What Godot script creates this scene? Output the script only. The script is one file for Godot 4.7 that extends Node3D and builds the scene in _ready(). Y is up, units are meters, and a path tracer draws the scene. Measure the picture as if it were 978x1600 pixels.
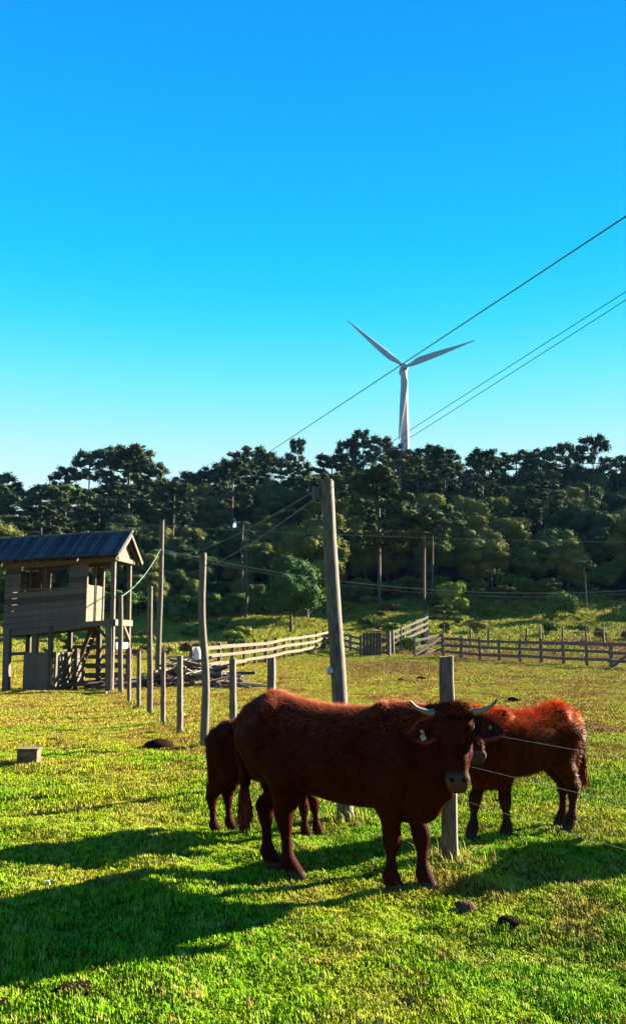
extends Node3D

# ---------------------------------------------------------------- geometry collector
class Geo:
	var v := PackedVector3Array()
	var n := PackedVector3Array()
	var c := PackedColorArray()
	var ix := PackedInt32Array()
	var col := Color.WHITE
	func vert(p: Vector3, nn: Vector3, k = null) -> int:
		v.append(p); n.append(nn); c.append(col if k == null else k)
		return v.size() - 1
	func face(a: int, b: int, d: int) -> void:
		var g := (v[b] - v[a]).cross(v[d] - v[a])
		if g.dot(n[a] + n[b] + n[d]) > 0.0:
			ix.append(a); ix.append(d); ix.append(b)
		else:
			ix.append(a); ix.append(b); ix.append(d)
	func quad(a: Vector3, b: Vector3, d: Vector3, e: Vector3, nn: Vector3) -> void:
		var i := vert(a, nn); vert(b, nn); vert(d, nn); vert(e, nn)
		face(i, i + 1, i + 2); face(i, i + 2, i + 3)
	func box(at: Vector3, size: Vector3, turn := Basis()) -> void:
		var h := size * 0.5
		for ax in 3:
			for s in [-1.0, 1.0]:
				var nn := Vector3(); nn[ax] = s
				var u := Vector3(); u[(ax + 1) % 3] = h[(ax + 1) % 3]
				var w := Vector3(); w[(ax + 2) % 3] = h[(ax + 2) % 3]
				var m: Vector3 = nn * h[ax]
				quad(at + turn * (m - u - w), at + turn * (m + u - w), at + turn * (m + u + w), at + turn * (m - u + w), turn * nn)
	# a bar between two points, width across and height up
	func bar(a: Vector3, b: Vector3, w: float, h: float) -> void:
		var x := (b - a).normalized()
		var up := Vector3.UP if absf(x.y) < 0.95 else Vector3.BACK
		var z := x.cross(up).normalized()
		box((a + b) * 0.5, Vector3((b - a).length(), h, w), Basis(x, z.cross(x), z))
	# a bevelled bar: eight-sided section, edges that catch light
	func beam(a: Vector3, b: Vector3, w: float, h: float, bev := 0.012) -> void:
		var x := (b - a).normalized()
		var up := Vector3.UP if absf(x.y) < 0.95 else Vector3.BACK
		var z := x.cross(up).normalized(); var y := z.cross(x)
		var pr: Array[Vector2] = [Vector2(w / 2 - bev, h / 2), Vector2(w / 2, h / 2 - bev), Vector2(w / 2, -h / 2 + bev), Vector2(w / 2 - bev, -h / 2), Vector2(-w / 2 + bev, -h / 2), Vector2(-w / 2, -h / 2 + bev), Vector2(-w / 2, h / 2 - bev), Vector2(-w / 2 + bev, h / 2)]
		for i in 8:
			var p := pr[i]; var q := pr[(i + 1) % 8]
			var e := q - p
			var nn := (z * -e.y + y * e.x).normalized()
			if nn.dot(z * (p.x + q.x) + y * (p.y + q.y)) < 0: nn = -nn
			quad(a + z * p.x + y * p.y, a + z * q.x + y * q.y, b + z * q.x + y * q.y, b + z * p.x + y * p.y, nn)
		for s in [0, 1]:
			var o: Vector3 = a if s == 0 else b
			var nn: Vector3 = -x if s == 0 else x
			var i0 := vert(o, nn)
			for p in pr: vert(o + z * p.x + y * p.y, nn)
			for i in 8: face(i0, i0 + 1 + i, i0 + 1 + (i + 1) % 8)
	# tube along points; mul = radius factor of each side
	func tube(pts: Array, rad: Array, sides := 8, mul: Array = [], squash := 1.0) -> void:
		var ax := Vector3.RIGHT
		var first := v.size()
		for k in pts.size():
			var t: Vector3 = (pts[mini(k + 1, pts.size() - 1)] - pts[maxi(k - 1, 0)]).normalized()
			if k == 0 and absf(t.dot(ax)) > 0.9: ax = Vector3.BACK
			ax = (ax - t * ax.dot(t)).normalized()
			var ay := t.cross(ax)
			for i in sides:
				var a := TAU * i / sides
				var r: float = rad[k] * (1.0 if mul.is_empty() else mul[i])
				var dv := ax * cos(a) + ay * sin(a) * squash
				vert(pts[k] + dv * r, (ax * cos(a) + ay * sin(a) / squash).normalized())
		for k in pts.size() - 1:
			for i in sides:
				var a := first + k * sides + i; var b := first + k * sides + (i + 1) % sides
				face(a, b, b + sides); face(a, b + sides, a + sides)
		for s in [0, pts.size() - 1]:
			var q: Vector3 = (pts[1] - pts[0]).normalized() * -1.0 if s == 0 else (pts[-1] - pts[-2]).normalized()
			var i0 := vert(pts[s], q)
			for i in sides: vert(v[first + s * sides + i], q)
			for i in sides: face(i0, i0 + 1 + i, i0 + 1 + (i + 1) % sides)
	func ball(at: Vector3, r: Vector3, rings := 6, segs := 8, bump := 0.0, rng = null) -> void:
		var f := v.size()
		for i in rings + 1:
			var th := PI * i / rings
			for j in segs:
				var ph := TAU * j / segs
				var d := Vector3(sin(th) * cos(ph), cos(th), sin(th) * sin(ph))
				var k := 1.0
				if rng != null and i > 0 and i < rings: k += rng.randf_range(-bump, bump)
				vert(at + d * r * k, (d / r).normalized())
		for i in rings:
			for j in segs:
				var a := f + i * segs + j; var b := f + i * segs + (j + 1) % segs
				if i > 0: face(a, b, b + segs)
				if i < rings - 1: face(a, b + segs, a + segs)
	# a rhombic leaf
	func leaf(p: Vector3, nn: Vector3, along: Vector3, l: float, w: float) -> void:
		var u := (along - nn * along.dot(nn)).normalized()
		var s := nn.cross(u)
		var i := vert(p - u * l * 0.5, nn); vert(p + s * w * 0.5, nn); vert(p + u * l * 0.5, nn); vert(p - s * w * 0.5, nn)
		face(i, i + 1, i + 2); face(i, i + 2, i + 3)
	func mesh() -> ArrayMesh:
		var a := []; a.resize(Mesh.ARRAY_MAX)
		a[Mesh.ARRAY_VERTEX] = v; a[Mesh.ARRAY_NORMAL] = n; a[Mesh.ARRAY_COLOR] = c; a[Mesh.ARRAY_INDEX] = ix
		var m := ArrayMesh.new()
		m.add_surface_from_arrays(Mesh.PRIMITIVE_TRIANGLES, a)
		return m

# ---------------------------------------------------------------- smooth field meshed as surface nets
class Field:
	var F := PackedFloat32Array()
	var nx := 0; var ny := 0; var nz := 0
	var o := Vector3(); var cell := 0.012; var K := 40.0
	var pad := 0.07
	func _init(lo: Vector3, hi: Vector3, cl: float, kk: float):
		cell = cl; K = kk; o = lo; pad = 3.2 / kk
		nx = int((hi.x - lo.x) / cl) + 2; ny = int((hi.y - lo.y) / cl) + 2; nz = int((hi.z - lo.z) / cl) + 2
		F.resize(nx * ny * nz)
	func bone(a: Vector3, b: Vector3, ra: float, rb: float) -> void:
		var pr := Vector3.ONE * pad
		var lo := ((a - Vector3.ONE * ra).min(b - Vector3.ONE * rb) - pr - o) / cell
		var hi := ((a + Vector3.ONE * ra).max(b + Vector3.ONE * rb) + pr - o) / cell
		var ab := b - a
		var inv := 1.0 / maxf(ab.length_squared(), 1e-9)
		var dr := rb - ra
		for k in range(maxi(0, int(lo.z)), mini(nz, int(hi.z) + 1)):
			for j in range(maxi(0, int(lo.y)), mini(ny, int(hi.y) + 1)):
				var row := (k * ny + j) * nx
				for i in range(maxi(0, int(lo.x)), mini(nx, int(hi.x) + 1)):
					var pa := o + Vector3(i, j, k) * cell - a
					var t := clampf(pa.dot(ab) * inv, 0.0, 1.0)
					var d := (pa - ab * t).length() - ra - dr * t
					if d < pad: F[row + i] += exp(-d * K)
	# trunk: stations [x, top, bottom, half width]
	func loft(st: Array, zc := 0.0) -> void:
		var n := st.size()
		for i in nx:
			var x := o.x + i * cell
			if x < st[0][0] - pad or x > st[n - 1][0] + pad: continue
			var xc := clampf(x, st[0][0], st[n - 1][0])
			var s := 0
			while s < n - 2 and xc > st[s + 1][0]: s += 1
			var p0: Array = st[maxi(s - 1, 0)]; var p1: Array = st[s]; var p2: Array = st[s + 1]; var p3: Array = st[mini(s + 2, n - 1)]
			var t: float = (xc - p1[0]) / (p2[0] - p1[0])
			var top := cubic_interpolate(p1[1], p2[1], p0[1], p3[1], t)
			var bot := cubic_interpolate(p1[2], p2[2], p0[2], p3[2], t)
			var hw := cubic_interpolate(p1[3], p2[3], p0[3], p3[3], t)
			var cy := (top + bot) * 0.5; var hh := (top - bot) * 0.5
			var out := absf(x - xc)
			var m := minf(hh, hw)
			for k in range(maxi(0, int((-hw - pad - o.z) / cell)), mini(nz, int((hw + pad - o.z) / cell) + 2)):
				var zz := absf(o.z + k * cell - zc) / hw
				for j in range(maxi(0, int((bot - pad - o.y) / cell)), mini(ny, int((top + pad - o.y) / cell) + 2)):
					var yy := (o.y + j * cell - cy) / hh
					var q := pow(pow(absf(yy), 2.35) + pow(zz * (1.0 + 0.12 * maxf(yy, 0.0)), 2.35), 0.4255)
					var d := (q - 1.0) * m + out
					if d < pad: F[(k * ny + j) * nx + i] += exp(-maxf(d, -0.25) * K)
	func build(g: Geo, color: Callable) -> void:
		var id := PackedInt32Array(); id.resize(F.size()); id.fill(-1)
		var off := [0, 1, nx, nx + 1, nx * ny, nx * ny + 1, nx * ny + nx, nx * ny + nx + 1]
		var lo := exp(-cell * 3.0 * K); var hi := exp(cell * 3.0 * K)
		var cells := PackedInt32Array()
		for k in nz - 1:
			for j in ny - 1:
				var row := (k * ny + j) * nx
				for i in nx - 1:
					var f0 := F[row + i]
					if f0 < lo or f0 > hi: continue
					var mask := 0
					for q in 8:
						if F[row + i + off[q]] > 1.0: mask |= 1 << q
					if mask == 0 or mask == 255: continue
					var d := PackedFloat32Array()
					for q in 8: d.append(-log(maxf(F[row + i + off[q]], 1e-12)) / K)
					var s := Vector3(); var c := 0
					for e in [[0, 1], [2, 3], [4, 5], [6, 7], [0, 2], [1, 3], [4, 6], [5, 7], [0, 4], [1, 5], [2, 6], [3, 7]]:
						var a: int = e[0]; var b: int = e[1]
						if (d[a] < 0.0) != (d[b] < 0.0):
							var t := d[a] / (d[a] - d[b])
							s += Vector3(a & 1, (a >> 1) & 1, a >> 2).lerp(Vector3(b & 1, (b >> 1) & 1, b >> 2), t); c += 1
					var gr := Vector3(d[1] + d[3] + d[5] + d[7] - d[0] - d[2] - d[4] - d[6], d[2] + d[3] + d[6] + d[7] - d[0] - d[1] - d[4] - d[5], d[4] + d[5] + d[6] + d[7] - d[0] - d[1] - d[2] - d[3])
					var p := o + (Vector3(i, j, k) + s / c) * cell
					id[row + i] = g.vert(p, gr.normalized(), color.call(p))
					cells.append(row + i)
		for r in cells:
			var ins := F[r] > 1.0
			for e in [[1, nx, nx * ny], [nx, 1, nx * ny], [nx * ny, 1, nx]]:
				if (F[r + e[0]] > 1.0) == ins: continue
				var a: int = id[r]; var b: int = id[r - e[1]]; var c: int = id[r - e[1] - e[2]]; var d: int = id[r - e[2]]
				if b < 0 or c < 0 or d < 0: continue
				g.face(a, b, c); g.face(a, c, d)

# ---------------------------------------------------------------- scene bookkeeping
var taken := {}
var M := {}
var N := FastNoiseLite.new()
var rng := RandomNumberGenerator.new()

func numbered(called: String) -> String:
	var k: int = taken.get(called, 0)
	taken[called] = k + 1
	return called if k == 0 else "%s_%03d" % [called, k]

func tag(o: Node, label: String, category: String, group := "", kind := "") -> void:
	if label: o.set_meta("label", label)
	if category: o.set_meta("category", category)
	if group: o.set_meta("group", group)
	if kind: o.set_meta("kind", kind)

func thing(called: String, label: String, category: String, at := Vector3.ZERO, turn := 0.0, group := "") -> Node3D:
	var o := Node3D.new(); o.name = numbered(called); add_child(o)
	o.position = at; o.rotation.y = turn
	tag(o, label, category, group)
	return o

func part(called: String, g: Geo, m: Material, parent: Node) -> MeshInstance3D:
	var o := MeshInstance3D.new(); o.name = called; o.mesh = g.mesh(); o.material_override = m
	parent.add_child(o, true)
	return o

func solo(called: String, g: Geo, m: Material, label: String, category: String, group := "", at := Vector3.ZERO) -> MeshInstance3D:
	var o := part(numbered(called), g, m, self)
	o.position = at
	tag(o, label, category, group)
	return o

func copy(src: Node3D, at: Vector3, turn: float, sc: Vector3, label: String, group: String, base := "") -> Node3D:
	var o: Node3D = src.duplicate()
	o.name = numbered(base if base else str(src.name).rstrip("0123456789_"))
	add_child(o)
	o.position = at; o.rotation = Vector3(0, turn, 0); o.scale = sc
	o.set_meta("label", label)
	if group: o.set_meta("group", group)
	return o

# ---------------------------------------------------------------- materials
func noise_tex(freq: float, oct: int, a: Color, b: Color, seed_: int, size := 256, mid = null) -> NoiseTexture2D:
	var f := FastNoiseLite.new(); f.seed = seed_; f.frequency = freq; f.fractal_octaves = oct; f.noise_type = FastNoiseLite.TYPE_SIMPLEX
	var t := NoiseTexture2D.new(); t.width = size; t.height = size; t.seamless = true; t.noise = f
	var gr := Gradient.new(); gr.set_color(0, a); gr.set_color(1, b)
	if mid != null: gr.add_point(0.5, mid)
	t.color_ramp = gr
	return t

func mat(color: Color, rough := 0.85, tex: Texture2D = null, sc := Vector3.ONE, bump: Texture2D = null, bscale := 0.0, vcol := false) -> StandardMaterial3D:
	var m := StandardMaterial3D.new()
	m.albedo_color = color.linear_to_srgb(); m.roughness = rough; m.vertex_color_use_as_albedo = vcol
	if tex: m.albedo_texture = tex
	if tex or bump: m.uv1_triplanar = true; m.uv1_scale = sc
	if bump: m.heightmap_enabled = true; m.heightmap_texture = bump; m.heightmap_scale = bscale
	return m

func make_materials() -> void:
	var g1 := noise_tex(0.022, 5, Color(0.44, 0.42, 0.40), Color(1.0, 1.0, 1.0), 3, 256, Color(0.82, 0.81, 0.80))
	var bw := noise_tex(0.03, 4, Color.BLACK, Color.WHITE, 4)
	var woods := {"grey_wood": Color(0.112, 0.094, 0.080), "worn_wood": Color(0.092, 0.082, 0.082), "dark_wood": Color(0.048, 0.037, 0.033), "tan_wood": Color(0.105, 0.078, 0.050), "pale_wood": Color(0.135, 0.108, 0.080), "brown_wood": Color(0.135, 0.078, 0.046)}
	for k in woods:
		M[k + "_up"] = mat(woods[k], 0.85, g1, Vector3(7, 0.7, 7), bw, 0.12)
		M[k + "_along"] = mat(woods[k], 0.85, g1, Vector3(0.7, 8, 8), bw, 0.12)
		M[k + "_deep"] = mat(woods[k], 0.85, g1, Vector3(8, 8, 0.7), bw, 0.12)
	M.roof = mat(Color(0.125, 0.122, 0.128), 0.6, noise_tex(0.015, 4, Color(0.5, 0.5, 0.52), Color(1, 1, 1), 9), Vector3(0.6, 1.4, 1.4), null, 0.0, true)
	M.roof.metallic_specular = 0.25
	M.brushwood = mat(Color.WHITE, 0.9, null, Vector3.ONE, null, 0.0, true)
	M.white = mat(Color(0.50, 0.51, 0.53), 0.5); M.white.metallic_specular = 0.25
	M.turbine = mat(Color(0.31, 0.325, 0.35), 0.55); M.turbine.metallic_specular = 0.2
	M.white_board = mat(Color(0.45, 0.44, 0.42), 0.7, g1, Vector3(1, 8, 8))
	M.black = mat(Color(0.015, 0.015, 0.017), 0.4)
	M.steel = mat(Color(0.34, 0.34, 0.34), 0.45); M.steel.metallic = 0.5
	M.fence_wire = mat(Color(0.11, 0.11, 0.11), 0.6)
	M.wire = mat(Color(0.03, 0.03, 0.03), 0.6)
	M.green_cable = mat(Color(0.05, 0.12, 0.085), 0.5)
	M.bark = mat(Color(0.055, 0.045, 0.038), 0.95, g1, Vector3(2, 0.4, 2), bw, 2.0)
	M.pale_bark = mat(Color(0.085, 0.076, 0.066), 0.95, g1, Vector3(2, 0.4, 2), bw, 1.5)
	M.stone = mat(Color(0.085, 0.06, 0.043), 0.95, g1, Vector3(6, 6, 6), bw, 1.0)
	M.dung = mat(Color(0.018, 0.013, 0.009), 0.95, g1, Vector3(6, 6, 6), bw, 1.0)
	M.soil = mat(Color(0.022, 0.014, 0.009), 1.0, g1, Vector3(5, 5, 5), bw, 1.5)
	for k in ["soil", "dung", "stone"]: M[k].metallic_specular = 0.08
	M.ground = mat(Color.WHITE, 0.95, noise_tex(0.02, 5, Color(0.45, 0.45, 0.42), Color(1, 1, 1), 21, 512), Vector3(0.7, 0.7, 0.7), noise_tex(0.05, 4, Color.BLACK, Color.WHITE, 22, 512), 3.0, true)
	M.ground.metallic_specular = 0.05
	M.ground.uv1_world_triplanar = true
	M.blade = mat(Color.WHITE, 0.8, null, Vector3.ONE, null, 0, true)
	M.blade.metallic_specular = 0.12
	M.blade.backlight = Color(1, 1, 0.85) * 0.85
	for k in {"leaf": 1.0, "leaf_dark": 0.66, "leaf_olive": 1.25}:
		var tone: Color = {"leaf": Color(1, 1, 1), "leaf_dark": Color(0.62, 0.68, 0.72), "leaf_olive": Color(1.0, 0.92, 0.8)}[k]
		M[k] = mat(Color.WHITE, 0.9, null, Vector3.ONE, null, 0, true)
		M[k].albedo_color = (Color(minf(tone.r, 1), minf(tone.g, 1), minf(tone.b, 1)) * Color(0.80, 0.92, 0.98)).linear_to_srgb()
		M[k].metallic_specular = 0.1; M[k].backlight = Color(1, 1, 0.75) * 0.7
	M.hide = mat(Color.WHITE, 0.6, null, Vector3.ONE, noise_tex(0.06, 3, Color.BLACK, Color.WHITE, 31), 0.25, true)
	M.hide.metallic_specular = 0.08
	M.hide.uv1_scale = Vector3(9, 5, 9)
	M.fur = mat(Color.WHITE, 0.5, null, Vector3.ONE, null, 0, true)
	M.fur.metallic_specular = 0.15
	M.fur.backlight = Color(1, 0.9, 0.8) * 0.7
	M.horn = mat(Color.WHITE, 0.38, null, Vector3.ONE, null, 0, true)
	M.eye = mat(Color(0.006, 0.004, 0.004), 0.25); M.eye.metallic_specular = 0.2
	M.nostril = mat(Color(0.006, 0.004, 0.004), 0.9); M.nostril.metallic_specular = 0.1
	M.ear_tag = mat(Color(0.25, 0.19, 0.055), 0.5)
	M.green_tag = mat(Color(0.05, 0.13, 0.07), 0.5)

# ---------------------------------------------------------------- ground
func sm(a: float, b: float, x: float) -> float:
	return smoothstep(a, b, x)

func gh(x: float, z: float) -> float:
	var d := -z
	var h := 0.05 * N.get_noise_2d(x * 45.0, z * 45.0) + 0.018 * N.get_noise_2d(x * 220.0 + 70, z * 220.0)
	if d > 42.0:
		var a := (minf(d, 88.0) - 42.0) / 46.0
		h += 4.2 * (0.32 * a + 0.68 * a * a * a)
		h += 0.5 * N.get_noise_2d(x * 9.0, z * 9.0) * sm(64, 88, d)
	if d > 88.0:
		var ridge := 14.0 + 8.0 * sm(-60, -5, x) + 1.5 * sin(x * 0.08)
		var t := minf((d - 88.0) / 67.0, 1.0)
		h += (ridge - 4.2) * (0.55 * t + 0.45 * sin(t * PI * 0.5))
		if d > 170.0: h += (52.0 - ridge) * sm(170, 420, d)
	return h

func gp(x: float, z: float, up := 0.0) -> Vector3:
	return Vector3(x, gh(x, z) + up, z)

func fence_x(d: float) -> float:
	return 0.99 - (d - 6.7) * 0.331

# the colour that the turf itself has: lush near, drier and trodden further out
func turf(x: float, z: float) -> Color:
	var d := -z
	var n1 := N.get_noise_2d(x * 30.0 + 9, z * 30.0) * 0.5 + 0.5
	var n2 := N.get_noise_2d(x * 110.0, z * 110.0 + 40) * 0.5 + 0.5
	var n3 := N.get_noise_2d(x * 8.0 + 300, z * 8.0) * 0.5 + 0.5
	var green := Color(0.128, 0.265, 0.009)
	var lime := Color(0.262, 0.325, 0.011)
	var straw := Color(0.300, 0.225, 0.044)
	var brown := Color(0.20, 0.112, 0.034)
	var c := green.lerp(lime, clampf(n1 * 1.5 - 0.45 + 0.55 * sm(7.5, 14, d), 0, 1))
	var dry := sm(8.5, 20, d) * 0.68 + (n2 - 0.5) * 0.9 + (n1 - 0.5) * 0.5
	c = c.lerp(straw, clampf(dry, 0, 0.85))
	c = c * (1.0 + 0.16 * sm(9, 15, d))
	var by_fence := 1.0 - sm(0.2, 1.4, absf(x - fence_x(d)))
	var yard := sm(0.0, 1.5, x - fence_x(d)) * sm(11, 15, d) * (1.0 - sm(38, 46, d))
	var bare := clampf((n2 * 0.75 + n1 * 0.5 - 0.52) * 3.4, 0, 1)
	c = c.lerp(brown, bare * clampf(0.12 * sm(3, 6, d) + 0.3 * sm(9, 15, d) + 0.75 * yard + 0.4 * by_fence, 0, 0.92))
	var gate := exp(-pow((x - 4.2) / 3.4, 2) - pow((d - 48.0) / 6.5, 2))
	c = c.lerp(Color(0.165, 0.088, 0.036), clampf(gate * (0.5 + n2), 0, 0.9))
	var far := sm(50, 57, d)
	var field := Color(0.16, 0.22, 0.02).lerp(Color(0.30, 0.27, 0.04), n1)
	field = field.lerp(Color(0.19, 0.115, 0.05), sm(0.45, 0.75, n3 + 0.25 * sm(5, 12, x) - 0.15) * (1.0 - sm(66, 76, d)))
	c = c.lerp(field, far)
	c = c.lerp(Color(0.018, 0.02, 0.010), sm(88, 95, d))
	return c

func ground_sheet() -> void:
	var ds := PackedFloat32Array()
	var d := -14.0
	while d < 900.0:
		ds.append(d)
		d += 1.0 if d < 2 else 0.22 if d < 14 else 0.6 if d < 60 else 2.5 if d < 180 else 30.0
	var g := Geo.new()
	var w := 141
	for r in ds.size():
		for i in w:
			var s := (i - 70) / 70.0
			var x := s * (9.0 + maxf(ds[r], 4.0) * 0.35) + signf(s) * pow(absf(s), 5) * 560.0
			var z := -ds[r]
			var e := 0.15
			var nn := Vector3(gh(x - e, z) - gh(x + e, z), 2 * e, gh(x, z - e) - gh(x, z + e)).normalized()
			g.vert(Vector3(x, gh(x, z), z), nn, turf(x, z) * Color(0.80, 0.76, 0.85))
	for r in ds.size() - 1:
		for i in w - 1:
			var a := r * w + i
			g.face(a, a + 1, a + w + 1); g.face(a, a + w + 1, a + w)
	var o := part("ground", g, M.ground, self)
	tag(o, "grazed pasture rising gently towards the wooded hill", "", "", "structure")

func tuft_mesh(blades: int, r: float, l: float, w: float, seed_: int) -> ArrayMesh:
	var g := Geo.new()
	var q := RandomNumberGenerator.new(); q.seed = seed_
	for b in blades:
		var a := q.randf() * TAU
		var p := Vector3(cos(a), 0, sin(a)) * r * sqrt(q.randf())
		var yaw := q.randf() * TAU
		var lean := Vector3(cos(yaw), 0, sin(yaw))
		var side := Vector3(-sin(yaw), 0, cos(yaw)) * w * q.randf_range(0.7, 1.3)
		var ll := l * q.randf_range(0.55, 1.25)
		var bend := q.randf_range(0.15, 0.85)
		var m := p + Vector3.UP * ll * 0.6 + lean * ll * bend * 0.3
		var t := p + Vector3.UP * ll * (1.0 - 0.25 * bend) + lean * ll * bend * 0.85
		var n1 := (lean * -0.45 + Vector3.UP * 0.9).normalized()
		var k := q.randf_range(0.85, 1.15)
		g.col = Color(k * q.randf_range(0.92, 1.12), k, k)
		p.y -= l * 0.1
		var i := g.vert(p - side * 0.5, n1); g.vert(p + side * 0.5, n1); g.vert(m + side * 0.45, n1); g.vert(m - side * 0.45, n1); g.vert(t, n1)
		g.face(i, i + 1, i + 2); g.face(i, i + 2, i + 3); g.face(i + 3, i + 2, i + 4)
	return g.mesh()

func scatter(called: String, mesh: Mesh, count: int, d0: float, d1: float, smin: float, smax: float, label: String, seed_: int) -> void:
	var q := RandomNumberGenerator.new(); q.seed = seed_
	var tr: Array[Transform3D] = []; var cs: Array[Color] = []
	for i in count:
		var d := sqrt(lerpf(d0 * d0, d1 * d1, q.randf()))
		var x := q.randf_range(-1, 1) * (0.46 * d + 0.9)
		var z := -d
		var clump := N.get_noise_2d(x * 160.0, z * 160.0) * 0.5 + 0.5
		var s := lerpf(smin, smax, clampf(clump * 0.9 + q.randf_range(-0.3, 0.35), 0, 1))
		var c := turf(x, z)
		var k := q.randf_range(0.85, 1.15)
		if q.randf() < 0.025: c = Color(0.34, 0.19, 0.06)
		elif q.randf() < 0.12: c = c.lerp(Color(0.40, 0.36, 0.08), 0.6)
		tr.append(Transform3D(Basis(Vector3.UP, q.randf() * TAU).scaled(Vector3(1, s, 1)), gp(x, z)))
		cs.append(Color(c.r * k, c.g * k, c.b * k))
	multi(called, mesh, tr, cs, M.blade, self, label)

func multi(called: String, mesh: Mesh, tr: Array[Transform3D], cs: Array[Color], m: Material, parent: Node, label: String) -> MultiMeshInstance3D:
	var mm := MultiMesh.new(); mm.transform_format = MultiMesh.TRANSFORM_3D; mm.use_colors = true
	mm.mesh = mesh; mm.instance_count = tr.size()
	for i in tr.size():
		mm.set_instance_transform(i, tr[i]); mm.set_instance_color(i, cs[i])
	var o := MultiMeshInstance3D.new(); o.name = numbered(called) if parent == self else called
	o.multimesh = mm; o.material_override = m
	o.set_meta("kind", "stuff")
	if label: o.set_meta("label", label)
	if parent == self: o.set_meta("category", called.replace("_", " "))
	parent.add_child(o, true)
	return o

# ---------------------------------------------------------------- cattle
# stations of the trunk of a grown cow: x, top, bottom, half width
const TRUNK := [[-0.79, 1.03, 0.88, 0.06], [-0.755, 1.13, 0.76, 0.14], [-0.66, 1.205, 0.63, 0.19], [-0.52, 1.235, 0.60, 0.22], [-0.36, 1.205, 0.605, 0.235], [-0.17, 1.17, 0.55, 0.28], [0.03, 1.158, 0.515, 0.30], [0.21, 1.162, 0.505, 0.285], [0.36, 1.18, 0.505, 0.235], [0.50, 1.185, 0.47, 0.185], [0.62, 1.09, 0.46, 0.14], [0.70, 0.95, 0.53, 0.07]]

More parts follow.
